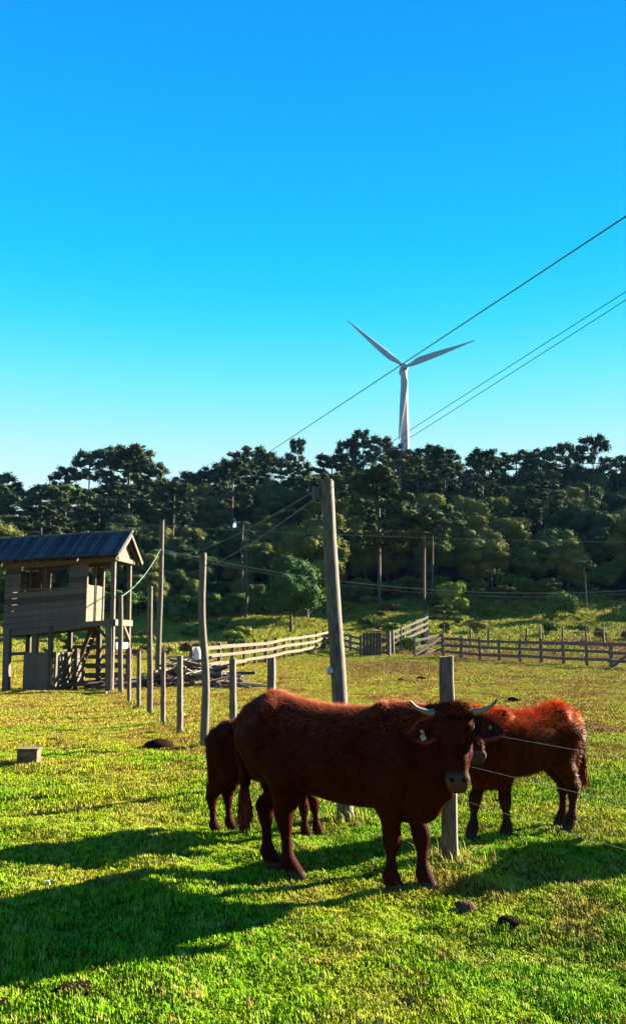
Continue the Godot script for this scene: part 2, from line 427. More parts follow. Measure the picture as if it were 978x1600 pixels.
func cow(called: String, label: String, group: String, at: Vector3, turn: float, P: Dictionary) -> Node3D:
	var root := thing(called, label, "cow", at, turn, group)
	var S: Vector3 = P.size
	var cell: float = P.cell
	var K := 62.0 / S.y
	var head := Transform3D()
	var u: Vector3 = (P.nose - P.poll).normalized()
	var fz: Vector3 = P.face
	fz = (fz - u * fz.dot(u)).normalized()
	var hy := -u
	head.basis = Basis(hy.cross(fz), hy, fz)
	if P.has("roll"): head.basis = Basis(fz, P.roll) * head.basis
	head.origin = P.poll
	var hs: float = P.poll.distance_to(P.nose) / 0.5
	head.basis = head.basis.scaled(Vector3.ONE * hs) if false else Basis(head.basis.x * hs, head.basis.y * hs, head.basis.z * hs)
	var inv := head.affine_inverse()
	var base: Color = P.color
	var nz := FastNoiseLite.new(); nz.seed = 5; nz.frequency = 5.0
	var tint := func(p: Vector3) -> Color:
		var c := base * (1.0 + 0.28 * nz.get_noise_3dv(p) + 0.2 * nz.get_noise_3dv(p * 4.0))
		var leg := 1.0 - sm(0.18 * S.y, 0.5 * S.y, p.y)
		c = c.lerp(P.leg, leg * 0.75)
		if p.y < 0.055 * S.y: c = Color(0.035, 0.028, 0.024)
		var h: Vector3 = inv * p
		if p.y > 0.3 * S.y and h.y < -0.30 and h.length() < 0.56 and absf(h.x) < 0.11 and h.z > -0.15:
			c = c.lerp(Color(0.060, 0.034, 0.028), sm(-0.39, -0.445, h.y) * 0.9)
		c.a = 1.0
		return c
	# trunk, legs, neck
	var st := []
	for s in TRUNK: st.append([s[0] * S.x, s[1] * S.y, s[2] * S.y + P.get("lift", 0.0), s[3] * S.z])
	var lo := Vector3(-0.98 * S.x, -0.01, -0.46 * S.z).min(P.poll - Vector3.ONE * 0.42 * hs)
	var hi := Vector3(0.85 * S.x, 1.36 * S.y, 0.46 * S.z).max(P.poll + Vector3.ONE * 0.28 * hs)
	lo.y = -0.02
	var f := Field.new(lo, hi, cell, K)
	f.loft(st)
	var B := func(a: Vector3, b: Vector3, ra: float, rb: float) -> void:
		f.bone(a * S, b * S, ra * S.y, rb * S.y)
	for e in [-1.0, 1.0]:
		B.call(Vector3(-0.54, 1.165, 0.04 * e), Vector3(-0.47, 1.125, 0.165 * e), 0.07, 0.058)     # hook bone
		B.call(Vector3(-0.70, 1.06, 0.07 * e), Vector3(-0.75, 1.04, 0.08 * e), 0.08, 0.055)      # pin bone
		B.call(Vector3(0.34, 1.13, 0.10 * e), Vector3(0.50, 0.84, 0.165 * e), 0.07, 0.085)          # shoulder blade
		B.call(Vector3(0.40, 0.80, 0.16 * e), Vector3(0.44, 0.66, 0.15 * e), 0.085, 0.085)
	for q in P.hind:                       # [foot x, side, foot z]
		var x: float = q[0] / S.x; var z: float = q[2] / S.z; var s: float = q[1]
		var hip := Vector3(-0.55, 0.92, 0.10 * s); var stifle := Vector3(-0.40 + 0.25 * (x + 0.45), 0.68, 0.155 * s)
		var hock := Vector3(x - 0.065, 0.43, z * 0.9 + 0.02 * s); var fet := Vector3(x - 0.035, 0.115, z); var toe := Vector3(x + 0.03, 0.03, z)
		B.call(hip, stifle, 0.17, 0.10)
		B.call(Vector3(-0.68, 0.92, 0.09 * s), hock + Vector3(0.02, 0.16, 0), 0.115, 0.055)
		B.call(stifle, hock, 0.098, 0.058)
		B.call(hock, hock + Vector3(0.01, -0.08, 0), 0.053, 0.046)
		B.call(hock, fet, 0.038, 0.033)
		B.call(fet, fet + (toe - fet) * 0.4, 0.038, 0.039)
		B.call(fet, toe, 0.037, 0.047)
		B.call(toe, toe + Vector3(0.035, -0.012, 0), 0.040, 0.030)
	for q in P.fore:
		var x: float = q[0] / S.x; var z: float = q[2] / S.z; var s: float = q[1]
		var sh := Vector3(0.47, 0.86, 0.13 * s); var el := Vector3(0.40 + 0.3 * (x - 0.40), 0.56, 0.125 * s)
		var kn := Vector3(x * 0.75 + el.x * 0.25 + 0.012, 0.335, z * 0.85 + 0.02 * s); var fet := Vector3(x, 0.10, z); var toe := Vector3(x + 0.03, 0.03, z)
		B.call(sh, el, 0.14, 0.085)
		B.call(el, kn, 0.078, 0.045)
		B.call(kn + Vector3(0.004, 0.03, 0), kn - Vector3(0, 0.03, 0), 0.046, 0.042)
		B.call(kn, fet, 0.036, 0.031)
		B.call(fet, fet + (toe - fet) * 0.4, 0.038, 0.039)
		B.call(fet, toe, 0.037, 0.047)
		B.call(toe, toe + Vector3(0.035, -0.012, 0), 0.040, 0.030)
	var W := func(a: Vector3, b: Vector3, ra: float, rb: float) -> void:
		f.bone(a, b, ra, rb)
	var hd := func(x: float, y: float, z: float) -> Vector3: return head * Vector3(x, y, z)
	var nk: float = S.y
	W.call(Vector3(0.42, 1.03, 0) * S, hd.call(0, -0.05, -0.17), 0.15 * nk, 0.095 * hs)
	W.call(Vector3(0.50, 0.86, 0) * S, hd.call(0, -0.14, -0.20), 0.21 * nk, 0.10 * hs)
	W.call(Vector3(0.55, 0.66, 0) * S, hd.call(0, -0.24, -0.22), 0.17 * nk, 0.062 * hs)
	if P.get("brisket", true):
		var th: Vector3 = hd.call(0, -0.27, -0.19)
		var b0: Vector3 = Vector3(0.60, 0.545, 0.03) * S
		W.call(Vector3(0.52, 0.56, 0.0) * S, b0, 0.135 * nk, 0.085 * nk)
		W.call(b0, b0.lerp(th, 0.55) + Vector3(0.02, -0.07, 0.0) * S, 0.085 * nk, 0.06 * nk)
		W.call(b0.lerp(th, 0.55) + Vector3(0.02, -0.07, 0.0) * S, th, 0.06 * nk, 0.045 * nk)
	# udder and teats, tail
	if P.get("udder", false):
		B.call(Vector3(-0.44, 0.60, 0.0), Vector3(-0.34, 0.60, 0.0), 0.10, 0.09)
		for q in [[-0.40, 0.06], [-0.33, 0.06], [-0.40, -0.06], [-0.33, -0.06]]:
			B.call(Vector3(q[0], 0.53, q[1]), Vector3(q[0], 0.47, q[1]), 0.022, 0.014)
	var tail: Array = P.tail
	for i in tail.size() - 1: B.call(tail[i], tail[i + 1], lerpf(0.045, 0.02, float(i) / tail.size()), lerpf(0.045, 0.02, (i + 1.0) / tail.size()))
	# head bones within the body's field blend the neck into the skull
	var g := Geo.new()
	f.build(g, tint)
	# the head on a finer grid of its own
	var hc: float = P.get("head_cell", 0.007)
	var corners := [hd.call(-0.2, 0.1, 0.12), hd.call(0.2, -0.6, -0.3)]
	var l2: Vector3 = corners[0]; var h2: Vector3 = corners[0]
	for sx in [-0.18, 0.18]:
		for sy in [-0.56, 0.07]:
			for sz in [-0.30, 0.10]:
				var p: Vector3 = hd.call(sx, sy, sz); l2 = l2.min(p); h2 = h2.max(p)
	var fh := Field.new(l2, h2, hc, 115.0 / hs)
	var Hb := func(a: Vector3, b: Vector3, ra: float, rb: float) -> void:
		fh.bone(head * a, head * b, ra * hs, rb * hs)
	for s in [-1.0, 1.0]:
		Hb.call(Vector3(0.06 * s, -0.04, -0.08), Vector3(0.058 * s, -0.15, -0.075), 0.058, 0.058)
		Hb.call(Vector3(0.05 * s, -0.14, -0.07), Vector3(0.022 * s, -0.33, -0.05), 0.070, 0.046)
		Hb.call(Vector3(0.022 * s, -0.33, -0.05), Vector3(0.028 * s, -0.445, -0.045), 0.046, 0.040)
		Hb.call(Vector3(0.028 * s, -0.445, -0.045), Vector3(0.026 * s, -0.475, -0.06), 0.041, 0.036)
		Hb.call(Vector3(0.055 * s, -0.16, -0.16), Vector3(0.045 * s, -0.27, -0.145), 0.062, 0.058)
		Hb.call(Vector3(0.045 * s, -0.27, -0.145), Vector3(0.022 * s, -0.44, -0.10), 0.055, 0.036)
		Hb.call(Vector3(0.092 * s, -0.155, -0.055), Vector3(0.085 * s, -0.20, -0.06), 0.028, 0.026)      # brow and socket
		Hb.call(Vector3(0.09 * s, -0.04, -0.08), Vector3(0.10 * s, -0.08, -0.085), 0.036, 0.03)         # root of horn and ear
		Hb.call(Vector3(0.048 * s, -0.452, -0.02), Vector3(0.042 * s, -0.47, -0.015), 0.02, 0.018)       # rim of the nostril
	Hb.call(Vector3(-0.075, -0.03, -0.08), Vector3(0.075, -0.03, -0.08), 0.055, 0.055)
	Hb.call(Vector3(-0.03, -0.012, -0.075), Vector3(0.03, -0.012, -0.075), 0.05, 0.05)
	Hb.call(Vector3(-0.06, -0.12, -0.06), Vector3(0.06, -0.12, -0.06), 0.06, 0.06)
	Hb.call(Vector3(0, -0.12, -0.05), Vector3(0, -0.30, -0.025), 0.062, 0.042)
	Hb.call(Vector3(-0.02, -0.49, -0.085), Vector3(0.02, -0.49, -0.085), 0.03, 0.03)                     # lower lip
	Hb.call(Vector3(0, -0.12, -0.20), Vector3(0, -0.22, -0.20), 0.09, 0.07)
	fh.build(g, tint)
	var body := part("body", g, M.hide, root)
	# eyes, nostrils, horns, ears
	for s in [-1.0, 1.0]:
		var e := Geo.new(); e.ball(head * Vector3(0.104 * s, -0.172, -0.04), Vector3.ONE * 0.020 * hs, 8, 10)
		part("eye", e, M.eye, root)
		var no := Geo.new(); no.ball(Vector3(), Vector3(0.012, 0.017, 0.007) * hs, 6, 8)
		var nn := part("nostril", no, M.nostril, root)
		nn.transform = Transform3D(head.basis.orthonormalized() * Basis(Vector3.BACK, -0.5 * s), head * Vector3(0.036 * s, -0.455, 0.006))
		var hp: Array = P.horn
		if not hp.is_empty():
			var ho := Geo.new()
			var pts := []; var rd := []
			var cv := Curve3D.new()
			for i in hp.size():
				var pr: Vector3 = hp[maxi(i - 1, 0)]; var nx: Vector3 = hp[mini(i + 1, hp.size() - 1)]
				var tn := (nx - pr) / 5.0
				cv.add_point(hp[i] * Vector3(s, 1, 1), -tn * Vector3(s, 1, 1), tn * Vector3(s, 1, 1))
			for i in 13:
				var t := i / 12.0
				pts.append(head * cv.sample_baked(t * cv.get_baked_length())); rd.append(lerpf(0.031, 0.006, pow(t, 0.9)) * hs * P.get("horn_fat", 1.0) * (1.0 + 0.05 * sin(i * 2.4) * (1 - t)))
			ho.tube(pts, rd, 10)
			for i in ho.v.size():
				var t := clampf(float(i / 10) / 12.0, 0, 1)
				ho.c[i] = Color(0.095, 0.084, 0.068).lerp(Color(0.02, 0.018, 0.017), sm(0.72, 0.98, t)) if i < 130 else Color(0.05, 0.045, 0.04)
			part("horn", ho, M.horn, root)
		ear(root, head, hs, s, P)
	# coat: single hairs over the hide, a thick tail switch
	var hair := Geo.new()
	var hw: float = P.hair_w
	hair.vert(Vector3(-hw, 0, 0), Vector3.BACK); hair.vert(Vector3(hw, 0, 0), Vector3.BACK); hair.vert(Vector3(hw * 0.6, 0.6, 0.06), Vector3.BACK); hair.vert(Vector3(-hw * 0.6, 0.6, 0.06), Vector3.BACK); hair.vert(Vector3(0, 1, 0.16), Vector3.BACK)
	hair.face(0, 1, 2); hair.face(0, 2, 3); hair.face(3, 2, 4)
	var acc := PackedFloat32Array(); var tot := 0.0
	for t in range(0, g.ix.size(), 3):
		var a := g.v[g.ix[t]]; tot += (g.v[g.ix[t + 1]] - a).cross(g.v[g.ix[t + 2]] - a).length()
		acc.append(tot)
	var q := RandomNumberGenerator.new(); q.seed = 77
	var tr: Array[Transform3D] = []; var cs: Array[Color] = []
	var eyes := [head * Vector3(0.104, -0.172, -0.04), head * Vector3(-0.104, -0.172, -0.04)]
	for i in int(P.hairs):
		var t := acc.bsearch(q.randf() * tot) * 3
		if t + 2 >= g.ix.size(): continue
		var r1 := q.randf(); var r2 := q.randf()
		if r1 + r2 > 1: r1 = 1 - r1; r2 = 1 - r2
		var a := g.v[g.ix[t]]
		var p := a + (g.v[g.ix[t + 1]] - a) * r1 + (g.v[g.ix[t + 2]] - a) * r2
		var nn := g.n[g.ix[t]]
		if p.y < 0.06 * S.y: continue
		var h: Vector3 = inv * p
		var on_head: bool = h.y > -0.6 and h.y < 0.08 and absf(h.x) < 0.16 and h.z > -0.24
		if on_head and h.y < -0.41: continue
		if p.distance_to(eyes[0]) < 0.03 * hs or p.distance_to(eyes[1]) < 0.03 * hs: continue
		var flow := Vector3(-0.8, -0.75, 0)
		if on_head: flow = u
		elif p.y < 0.5 * S.y: flow = Vector3(0, -1, 0)
		flow = (flow - nn * flow.dot(nn)).normalized() + Vector3(q.randf_range(-1, 1), q.randf_range(-1, 1), q.randf_range(-1, 1)) * P.get("messy", 0.35) * (1.0 + clampf(nn.y, 0, 1))
		var dir: Vector3 = (flow + nn * P.get("stand", 0.55) * (1.0 + 1.2 * clampf(nn.y, 0, 1))).normalized()
		var ll: float = P.hair_l * q.randf_range(0.5, 1.3) * (0.55 if on_head and h.y < -0.06 else 1.0) * (0.6 if p.y < 0.45 * S.y else 1.0) * (1.0 + P.get("top_l", 0.6) * clampf(nn.y, 0, 1))
		var zz := (nn - dir * nn.dot(dir)).normalized()
		tr.append(Transform3D(Basis(dir.cross(zz), dir * ll, zz * ll), p - nn * 0.002))
		var c: Color = tint.call(p); var k: float = q.randf_range(0.7, 1.5) * (1.0 + P.get("painted_rimlight", 0.8) * sm(0.96, 1.10, p.y / S.y + 0.1 * nz.get_noise_3dv(p * 2.0)))  # hair on the upper back coloured lighter: sunlit topline painted into the coat
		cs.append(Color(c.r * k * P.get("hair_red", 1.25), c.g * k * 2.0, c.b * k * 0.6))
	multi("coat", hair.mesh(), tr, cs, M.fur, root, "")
	var sw := Geo.new()
	var e0: Vector3 = tail[-2] * S; var e1: Vector3 = tail[-1] * S
	for i in int(P.get("switch", 700)):
		var t := q.randf()
		var p := e0.lerp(e1, t) + Vector3(q.randf_range(-1, 1), 0, q.randf_range(-1, 1)) * 0.018
		var dir := (Vector3(q.randf_range(-1, 1) * 0.22, -1, q.randf_range(-1, 1) * 0.22)).normalized()
		var ll := q.randf_range(0.10, 0.24) * S.y
		var side := dir.cross(Vector3(q.randf_range(-1, 1), 0.1, q.randf_range(-1, 1))).normalized() * 0.0035
		var k := q.randf_range(0.8, 1.4)
		sw.col = Color(base.r * k * 3.4, base.g * k * 4.0, base.b * k * 3.2)
		var nn := side.cross(dir).normalized()
		var m := p + dir * ll * 0.6 + Vector3(p.x - e0.x, 0, p.z - e0.z) * 0.5
		var i0 := sw.vert(p - side, nn); sw.vert(p + side, nn); sw.vert(m + side, nn); sw.vert(m - side, nn); sw.vert(p + dir * ll, nn)
		sw.face(i0, i0 + 1, i0 + 2); sw.face(i0, i0 + 2, i0 + 3); sw.face(i0 + 3, i0 + 2, i0 + 4)
	var swp := part("tail_switch", sw, M.fur, root)
	swp.set_meta("kind", "stuff")
	return root

func ear(root: Node3D, head: Transform3D, hs: float, s: float, P: Dictionary) -> void:
	var d: Vector3 = P.ears[0 if s < 0 else 1]
	var ax := d.normalized()
	var zf: Vector3 = P.get("ear_front", [Vector3(-0.4, 0.0, 0.9), Vector3(0.05, -0.05, 1)])[0 if s < 0 else 1]
	zf = (zf - ax * zf.dot(ax)).normalized()
	var ay := zf.cross(ax).normalized()
	var base := Vector3(0.098 * s, -0.105, -0.085)
	var g := Geo.new()
	var L := 0.212; var nu := 14; var nv := 9
	var col: Color = P.color
	for side in [1.0, -1.0]:
		var f := g.v.size()
		for i in nu + 1:
			var t := float(i) / nu
			var w := 0.082 * pow(sin(PI * clampf(0.16 + t * 0.84, 0, 1)), 0.75) * (1.0 - 0.25 * t)
			for j in nv + 1:
				var v := 2.0 * j / nv - 1.0
				var dep := -0.035 * (1.0 - v * v) * sin(PI * clampf(t * 0.8 + 0.2, 0, 1)) + 0.008 * sin(t * 9.0)
				var p: Vector3 = base + ax * (L * t) + ay * (w * v - 0.02 * t * t) + zf * (dep - 0.005 * (1.0 - side))
				var nn: Vector3 = (zf * side + ay * (-v * 0.75 * side)).normalized()
				g.vert(head * p, (head.basis * nn).normalized(), col * (Color(1.5, 1.5, 1.5) if side < 0 else Color(0.9, 0.95, 1.1)) if absf(v) < 0.9 else col * Color(5.5, 5.0, 3.6))  # rim vertices brightened, the sunlit ear edge put into the colour
		for i in nu:
			for j in nv:
				var a := f + i * (nv + 1) + j
				g.face(a, a + 1, a + nv + 2); g.face(a, a + nv + 2, a + nv + 1)
	# fringe of hair round the rim
	var q := RandomNumberGenerator.new(); q.seed = 12
	for i in 420:
		var t := q.randf_range(0.05, 1.0)
		var w := 0.082 * pow(sin(PI * clampf(0.16 + t * 0.84, 0, 1)), 0.75) * (1.0 - 0.25 * t)
		var v := -1.0 if q.randf() < 0.5 else 1.0
		if q.randf() < 0.2: v *= q.randf()
		var p := base + ax * (L * t) + ay * (w * v - 0.02 * t * t) - zf * 0.035 * (1.0 - v * v)
		var dir := (ay * v * 0.8 + ax * 0.7 + zf * q.randf_range(-0.3, 0.4) + Vector3(q.randf_range(-1, 1), q.randf_range(-1, 1), q.randf_range(-1, 1)) * 0.35).normalized()
		var sd := dir.cross(zf).normalized() * 0.0016
		g.col = col * Color(3.2, 2.8, 1.8) * q.randf_range(1.3, 2.4)
		var nn := (head.basis * zf).normalized()
		var i0 := g.vert(head * (p - sd), nn); g.vert(head * (p + sd), nn); g.vert(head * (p + dir * q.randf_range(0.015, 0.035)), nn)
		g.face(i0, i0 + 1, i0 + 2)
	for i in g.c.size(): g.c[i].a = 1.0
	var e := part("ear", g, M.fur, root)
	if P.get("tags", true):
		var t := Geo.new()
		var tp: Vector3
		var big: bool = s < 0
		if big:
			tp = base + ax * 0.11 + zf * 0.012 - ay * 0.0
			var ry := Vector3(0, 1, 0); var o := head.basis.orthonormalized()
			t.box(head * (tp + Vector3(0, -0.035, 0)), Vector3(0.032, 0.038, 0.004), o * Basis(Vector3.BACK, 0.45))
			t.box(head * (tp + Vector3(-0.006, 0.002, 0)), Vector3(0.018, 0.024, 0.004), o * Basis(Vector3.BACK, 0.45))
			t.ball(head * tp, Vector3.ONE * 0.009, 5, 8)
			part("ear_tag", t, M.ear_tag, e)
		else:
			tp = base + ax * 0.125 - zf * 0.018
			t.ball(head * tp, Vector3(0.012, 0.014, 0.009), 6, 10)
			part("ear_tag", t, M.green_tag, e)

func herd() -> void:
	var red := Color(0.027, 0.0043, 0.0038)
	cow("cow", "large red brown horned cow standing side on with its face to the viewer", "cattle in the pasture", gp(0.2, -6.26), deg_to_rad(-28), {
		"size": Vector3(1, 1, 1), "cell": 0.0125, "color": red, "leg": Color(0.027, 0.0078, 0.0056), "head_cell": 0.0065,
		"hind": [[-0.34, 1.0, 0.085], [-0.60, -1.0, -0.075]], "fore": [[0.385, 1.0, 0.085], [0.545, -1.0, -0.085]],
		"poll": Vector3(0.865, 1.205, 0.17), "nose": Vector3(0.945, 0.725, 0.30), "face": Vector3(0.36, 0.15, 0.92), "roll": -0.03,
		"horn": [Vector3(0.085, -0.03, -0.07), Vector3(0.16, -0.035, -0.05), Vector3(0.228, -0.012, -0.02), Vector3(0.272, 0.03, 0.0)],
		"ears": [Vector3(-0.85, -0.32, -0.42), Vector3(1.0, -0.16, 0.05)],
		"tail": [Vector3(-0.76, 1.10, 0), Vector3(-0.835, 1.0, 0), Vector3(-0.81, 0.80, 0), Vector3(-0.785, 0.60, 0), Vector3(-0.78, 0.42, 0)],
		"switch": 1200, "hair_red": 1.6, "painted_rimlight": 2.1, "hairs": 80000, "hair_l": 0.015, "hair_w": 0.0011, "udder": true, "stand": 0.22, "messy": 0.16, "top_l": 1.6})
	var right := cow("cow", "shaggy red brown young cow half hidden behind the big horned cow's head", "cattle in the pasture", gp(1.76, -7.66), deg_to_rad(180 + 24), {
		"size": Vector3(0.70, 0.84, 0.76), "cell": 0.013, "color": Color(0.034, 0.0062, 0.0026), "leg": Color(0.03, 0.014, 0.011), "lift": 0.03,
		"hind": [[-0.40, -1.0, -0.075], [-0.43, 1.0, 0.075]], "fore": [[0.24, -1.0, -0.08], [0.50, 1.0, 0.02]],
		"poll": Vector3(0.585, 1.04, -0.14), "nose": Vector3(0.63, 0.65, -0.30), "face": Vector3(0.22, 0.15, -0.95),
		"horn": [Vector3(0.085, -0.03, -0.07), Vector3(0.12, -0.02, -0.05), Vector3(0.145, 0.02, -0.03)], "horn_fat": 0.7,
		"ears": [Vector3(-1.0, -0.2, 0.0), Vector3(1.0, -0.25, 0.0)], "tags": false,
		"tail": [Vector3(-0.76, 1.10, 0), Vector3(-0.85, 1.0, 0), Vector3(-0.86, 0.80, -0.02), Vector3(-0.86, 0.66, -0.02), Vector3(-0.86, 0.56, -0.02)],
		"hairs": 42000, "hair_l": 0.032, "hair_w": 0.0016, "messy": 0.55, "stand": 0.6, "hair_red": 2.1, "painted_rimlight": 6.5})
	cow("cow", "dark red brown calf standing behind the big cow's hindquarters", "cattle in the pasture", gp(-0.40, -7.76), deg_to_rad(-10), {
		"size": Vector3(0.62, 0.755, 0.66), "cell": 0.013, "color": Color(0.030, 0.0046, 0.0034), "leg": Color(0.022, 0.007, 0.005), "lift": 0.04,
		"hind": [[-0.41, 1.0, 0.065], [-0.31, -1.0, -0.065]], "fore": [[0.35, 1.0, 0.06], [0.43, -1.0, -0.06]],
		"poll": Vector3(0.66, 0.96, 0.0), "nose": Vector3(0.90, 0.66, 0.05), "face": Vector3(0.7, 0.5, 0.1), "horn": [], "tags": false, "brisket": false,
		"ears": [Vector3(-1.0, -0.2, 0.0), Vector3(1.0, -0.2, 0.0)],
		"tail": [Vector3(-0.76, 1.10, 0), Vector3(-0.82, 1.0, -0.02), Vector3(-0.80, 0.80, -0.06), Vector3(-0.79, 0.62, -0.06), Vector3(-0.79, 0.5, -0.06)],
		"hairs": 22000, "hair_l": 0.024, "hair_w": 0.0015, "switch": 200, "head_cell": 0.01})
	copy(right, gp(3.35, -7.45), deg_to_rad(60), Vector3.ONE * 1.06, "shaggy red brown cow just beyond the picture's edge, its shadow on the turf", "cattle in the pasture", "cow")

# ---------------------------------------------------------------- posts, poles, wires
func pole_geo(base: Vector3, top: Vector3, r0: float, r1: float, seed_: int, sides: int, bend: float, sq := 0.10) -> Geo:
	var q := RandomNumberGenerator.new(); q.seed = seed_
	var g := Geo.new()
	var pts := []; var rd := []; var mul := []
	for i in sides: mul.append(1.0 + q.randf_range(-sq, sq))
	var k := 14
	var ph := q.randf() * 6.0
	for i in k + 1:
		var t := float(i) / k
		var p := base.lerp(top, t) + Vector3(sin(t * 6.0 + ph), 0, cos(t * 5.0 + ph)) * bend * sin(PI * t)
		pts.append(p); rd.append(lerpf(r0, r1, t) * (1.0 + q.randf_range(-0.025, 0.025)))
	pts.insert(0, base - Vector3(0, 0.15, 0)); rd.insert(0, r0)
	pts.append(top + (top - base).normalized() * 0.012); rd.append(r1 * 0.86)
	g.tube(pts, rd, sides, mul)
	return g

func wire(called: String, label: String, group: String, a: Vector3, b: Vector3, sag: float, r: float, m: Material) -> void:
	var g := Geo.new()
	var pts := []; var rd := []
	for i in 25:
		var t := i / 24.0
		pts.append((b - a) * t - Vector3(0, sag * 4.0 * t * (1 - t), 0)); rd.append(r)
	g.tube(pts, rd, 5)
	solo(called, g, m, label, called.split("_")[-1], group, a)

# a cleft post: four uneven flat faces with chamfered arrises, a little twisted
func split_post(top: Vector3, w: float, seed_: int) -> Geo:
	var q := RandomNumberGenerator.new(); q.seed = seed_
	var g := Geo.new()
	var yaw := -q.randf_range(0.22, 0.42)
	var prof: Array[Vector2] = []
	for i in 4:
		var a := PI * 0.5 * i + PI * 0.25
		var c := Vector2(cos(a), sin(a)) * 0.707 * q.randf_range(0.9, 1.08)
		var t := Vector2(-sin(a), cos(a)) * 0.085
		prof.append(c - t); prof.append(c + t)
	var n := 9
	var ring := []
	for k in n + 1:
		var t := float(k) / n
		var r := []
		var sz := w * lerpf(1.06, 0.97, t) * (1.0 + q.randf_range(-0.02, 0.02))
		var off := Vector3(q.randf_range(-1, 1), 0, q.randf_range(-1, 1)) * 0.0035
		for p in prof:
			var v := Vector3(p.x, 0, p.y).rotated(Vector3.UP, yaw + 0.08 * t) * sz
			r.append(top * t + off + v - (Vector3(0, 0.15, 0) if k == 0 else Vector3.ZERO) + (Vector3(0, v.x * 0.12, 0) if k == n else Vector3.ZERO))
		ring.append(r)
	for k in n:
		for i in 8:
			var j := (i + 1) % 8
			var a: Vector3 = ring[k][i]; var b: Vector3 = ring[k][j]; var c: Vector3 = ring[k + 1][j]; var d: Vector3 = ring[k + 1][i]
			var m := (prof[i] + prof[j]) * 0.5
			var e := prof[j] - prof[i]
			var o := Vector3(e.y, 0, -e.x).rotated(Vector3.UP, yaw + 0.08 * k / n).normalized()
			if o.dot(Vector3(m.x, 0, m.y).rotated(Vector3.UP, yaw)) < 0: o = -o
			g.quad(a, b, c, d, o)
	var i0 := g.vert(top, Vector3.UP)
	for i in 8: g.vert(ring[n][i], Vector3.UP)
	for i in 8: g.face(i0, i0 + 1 + i, i0 + 1 + (i + 1) % 8)
	return g

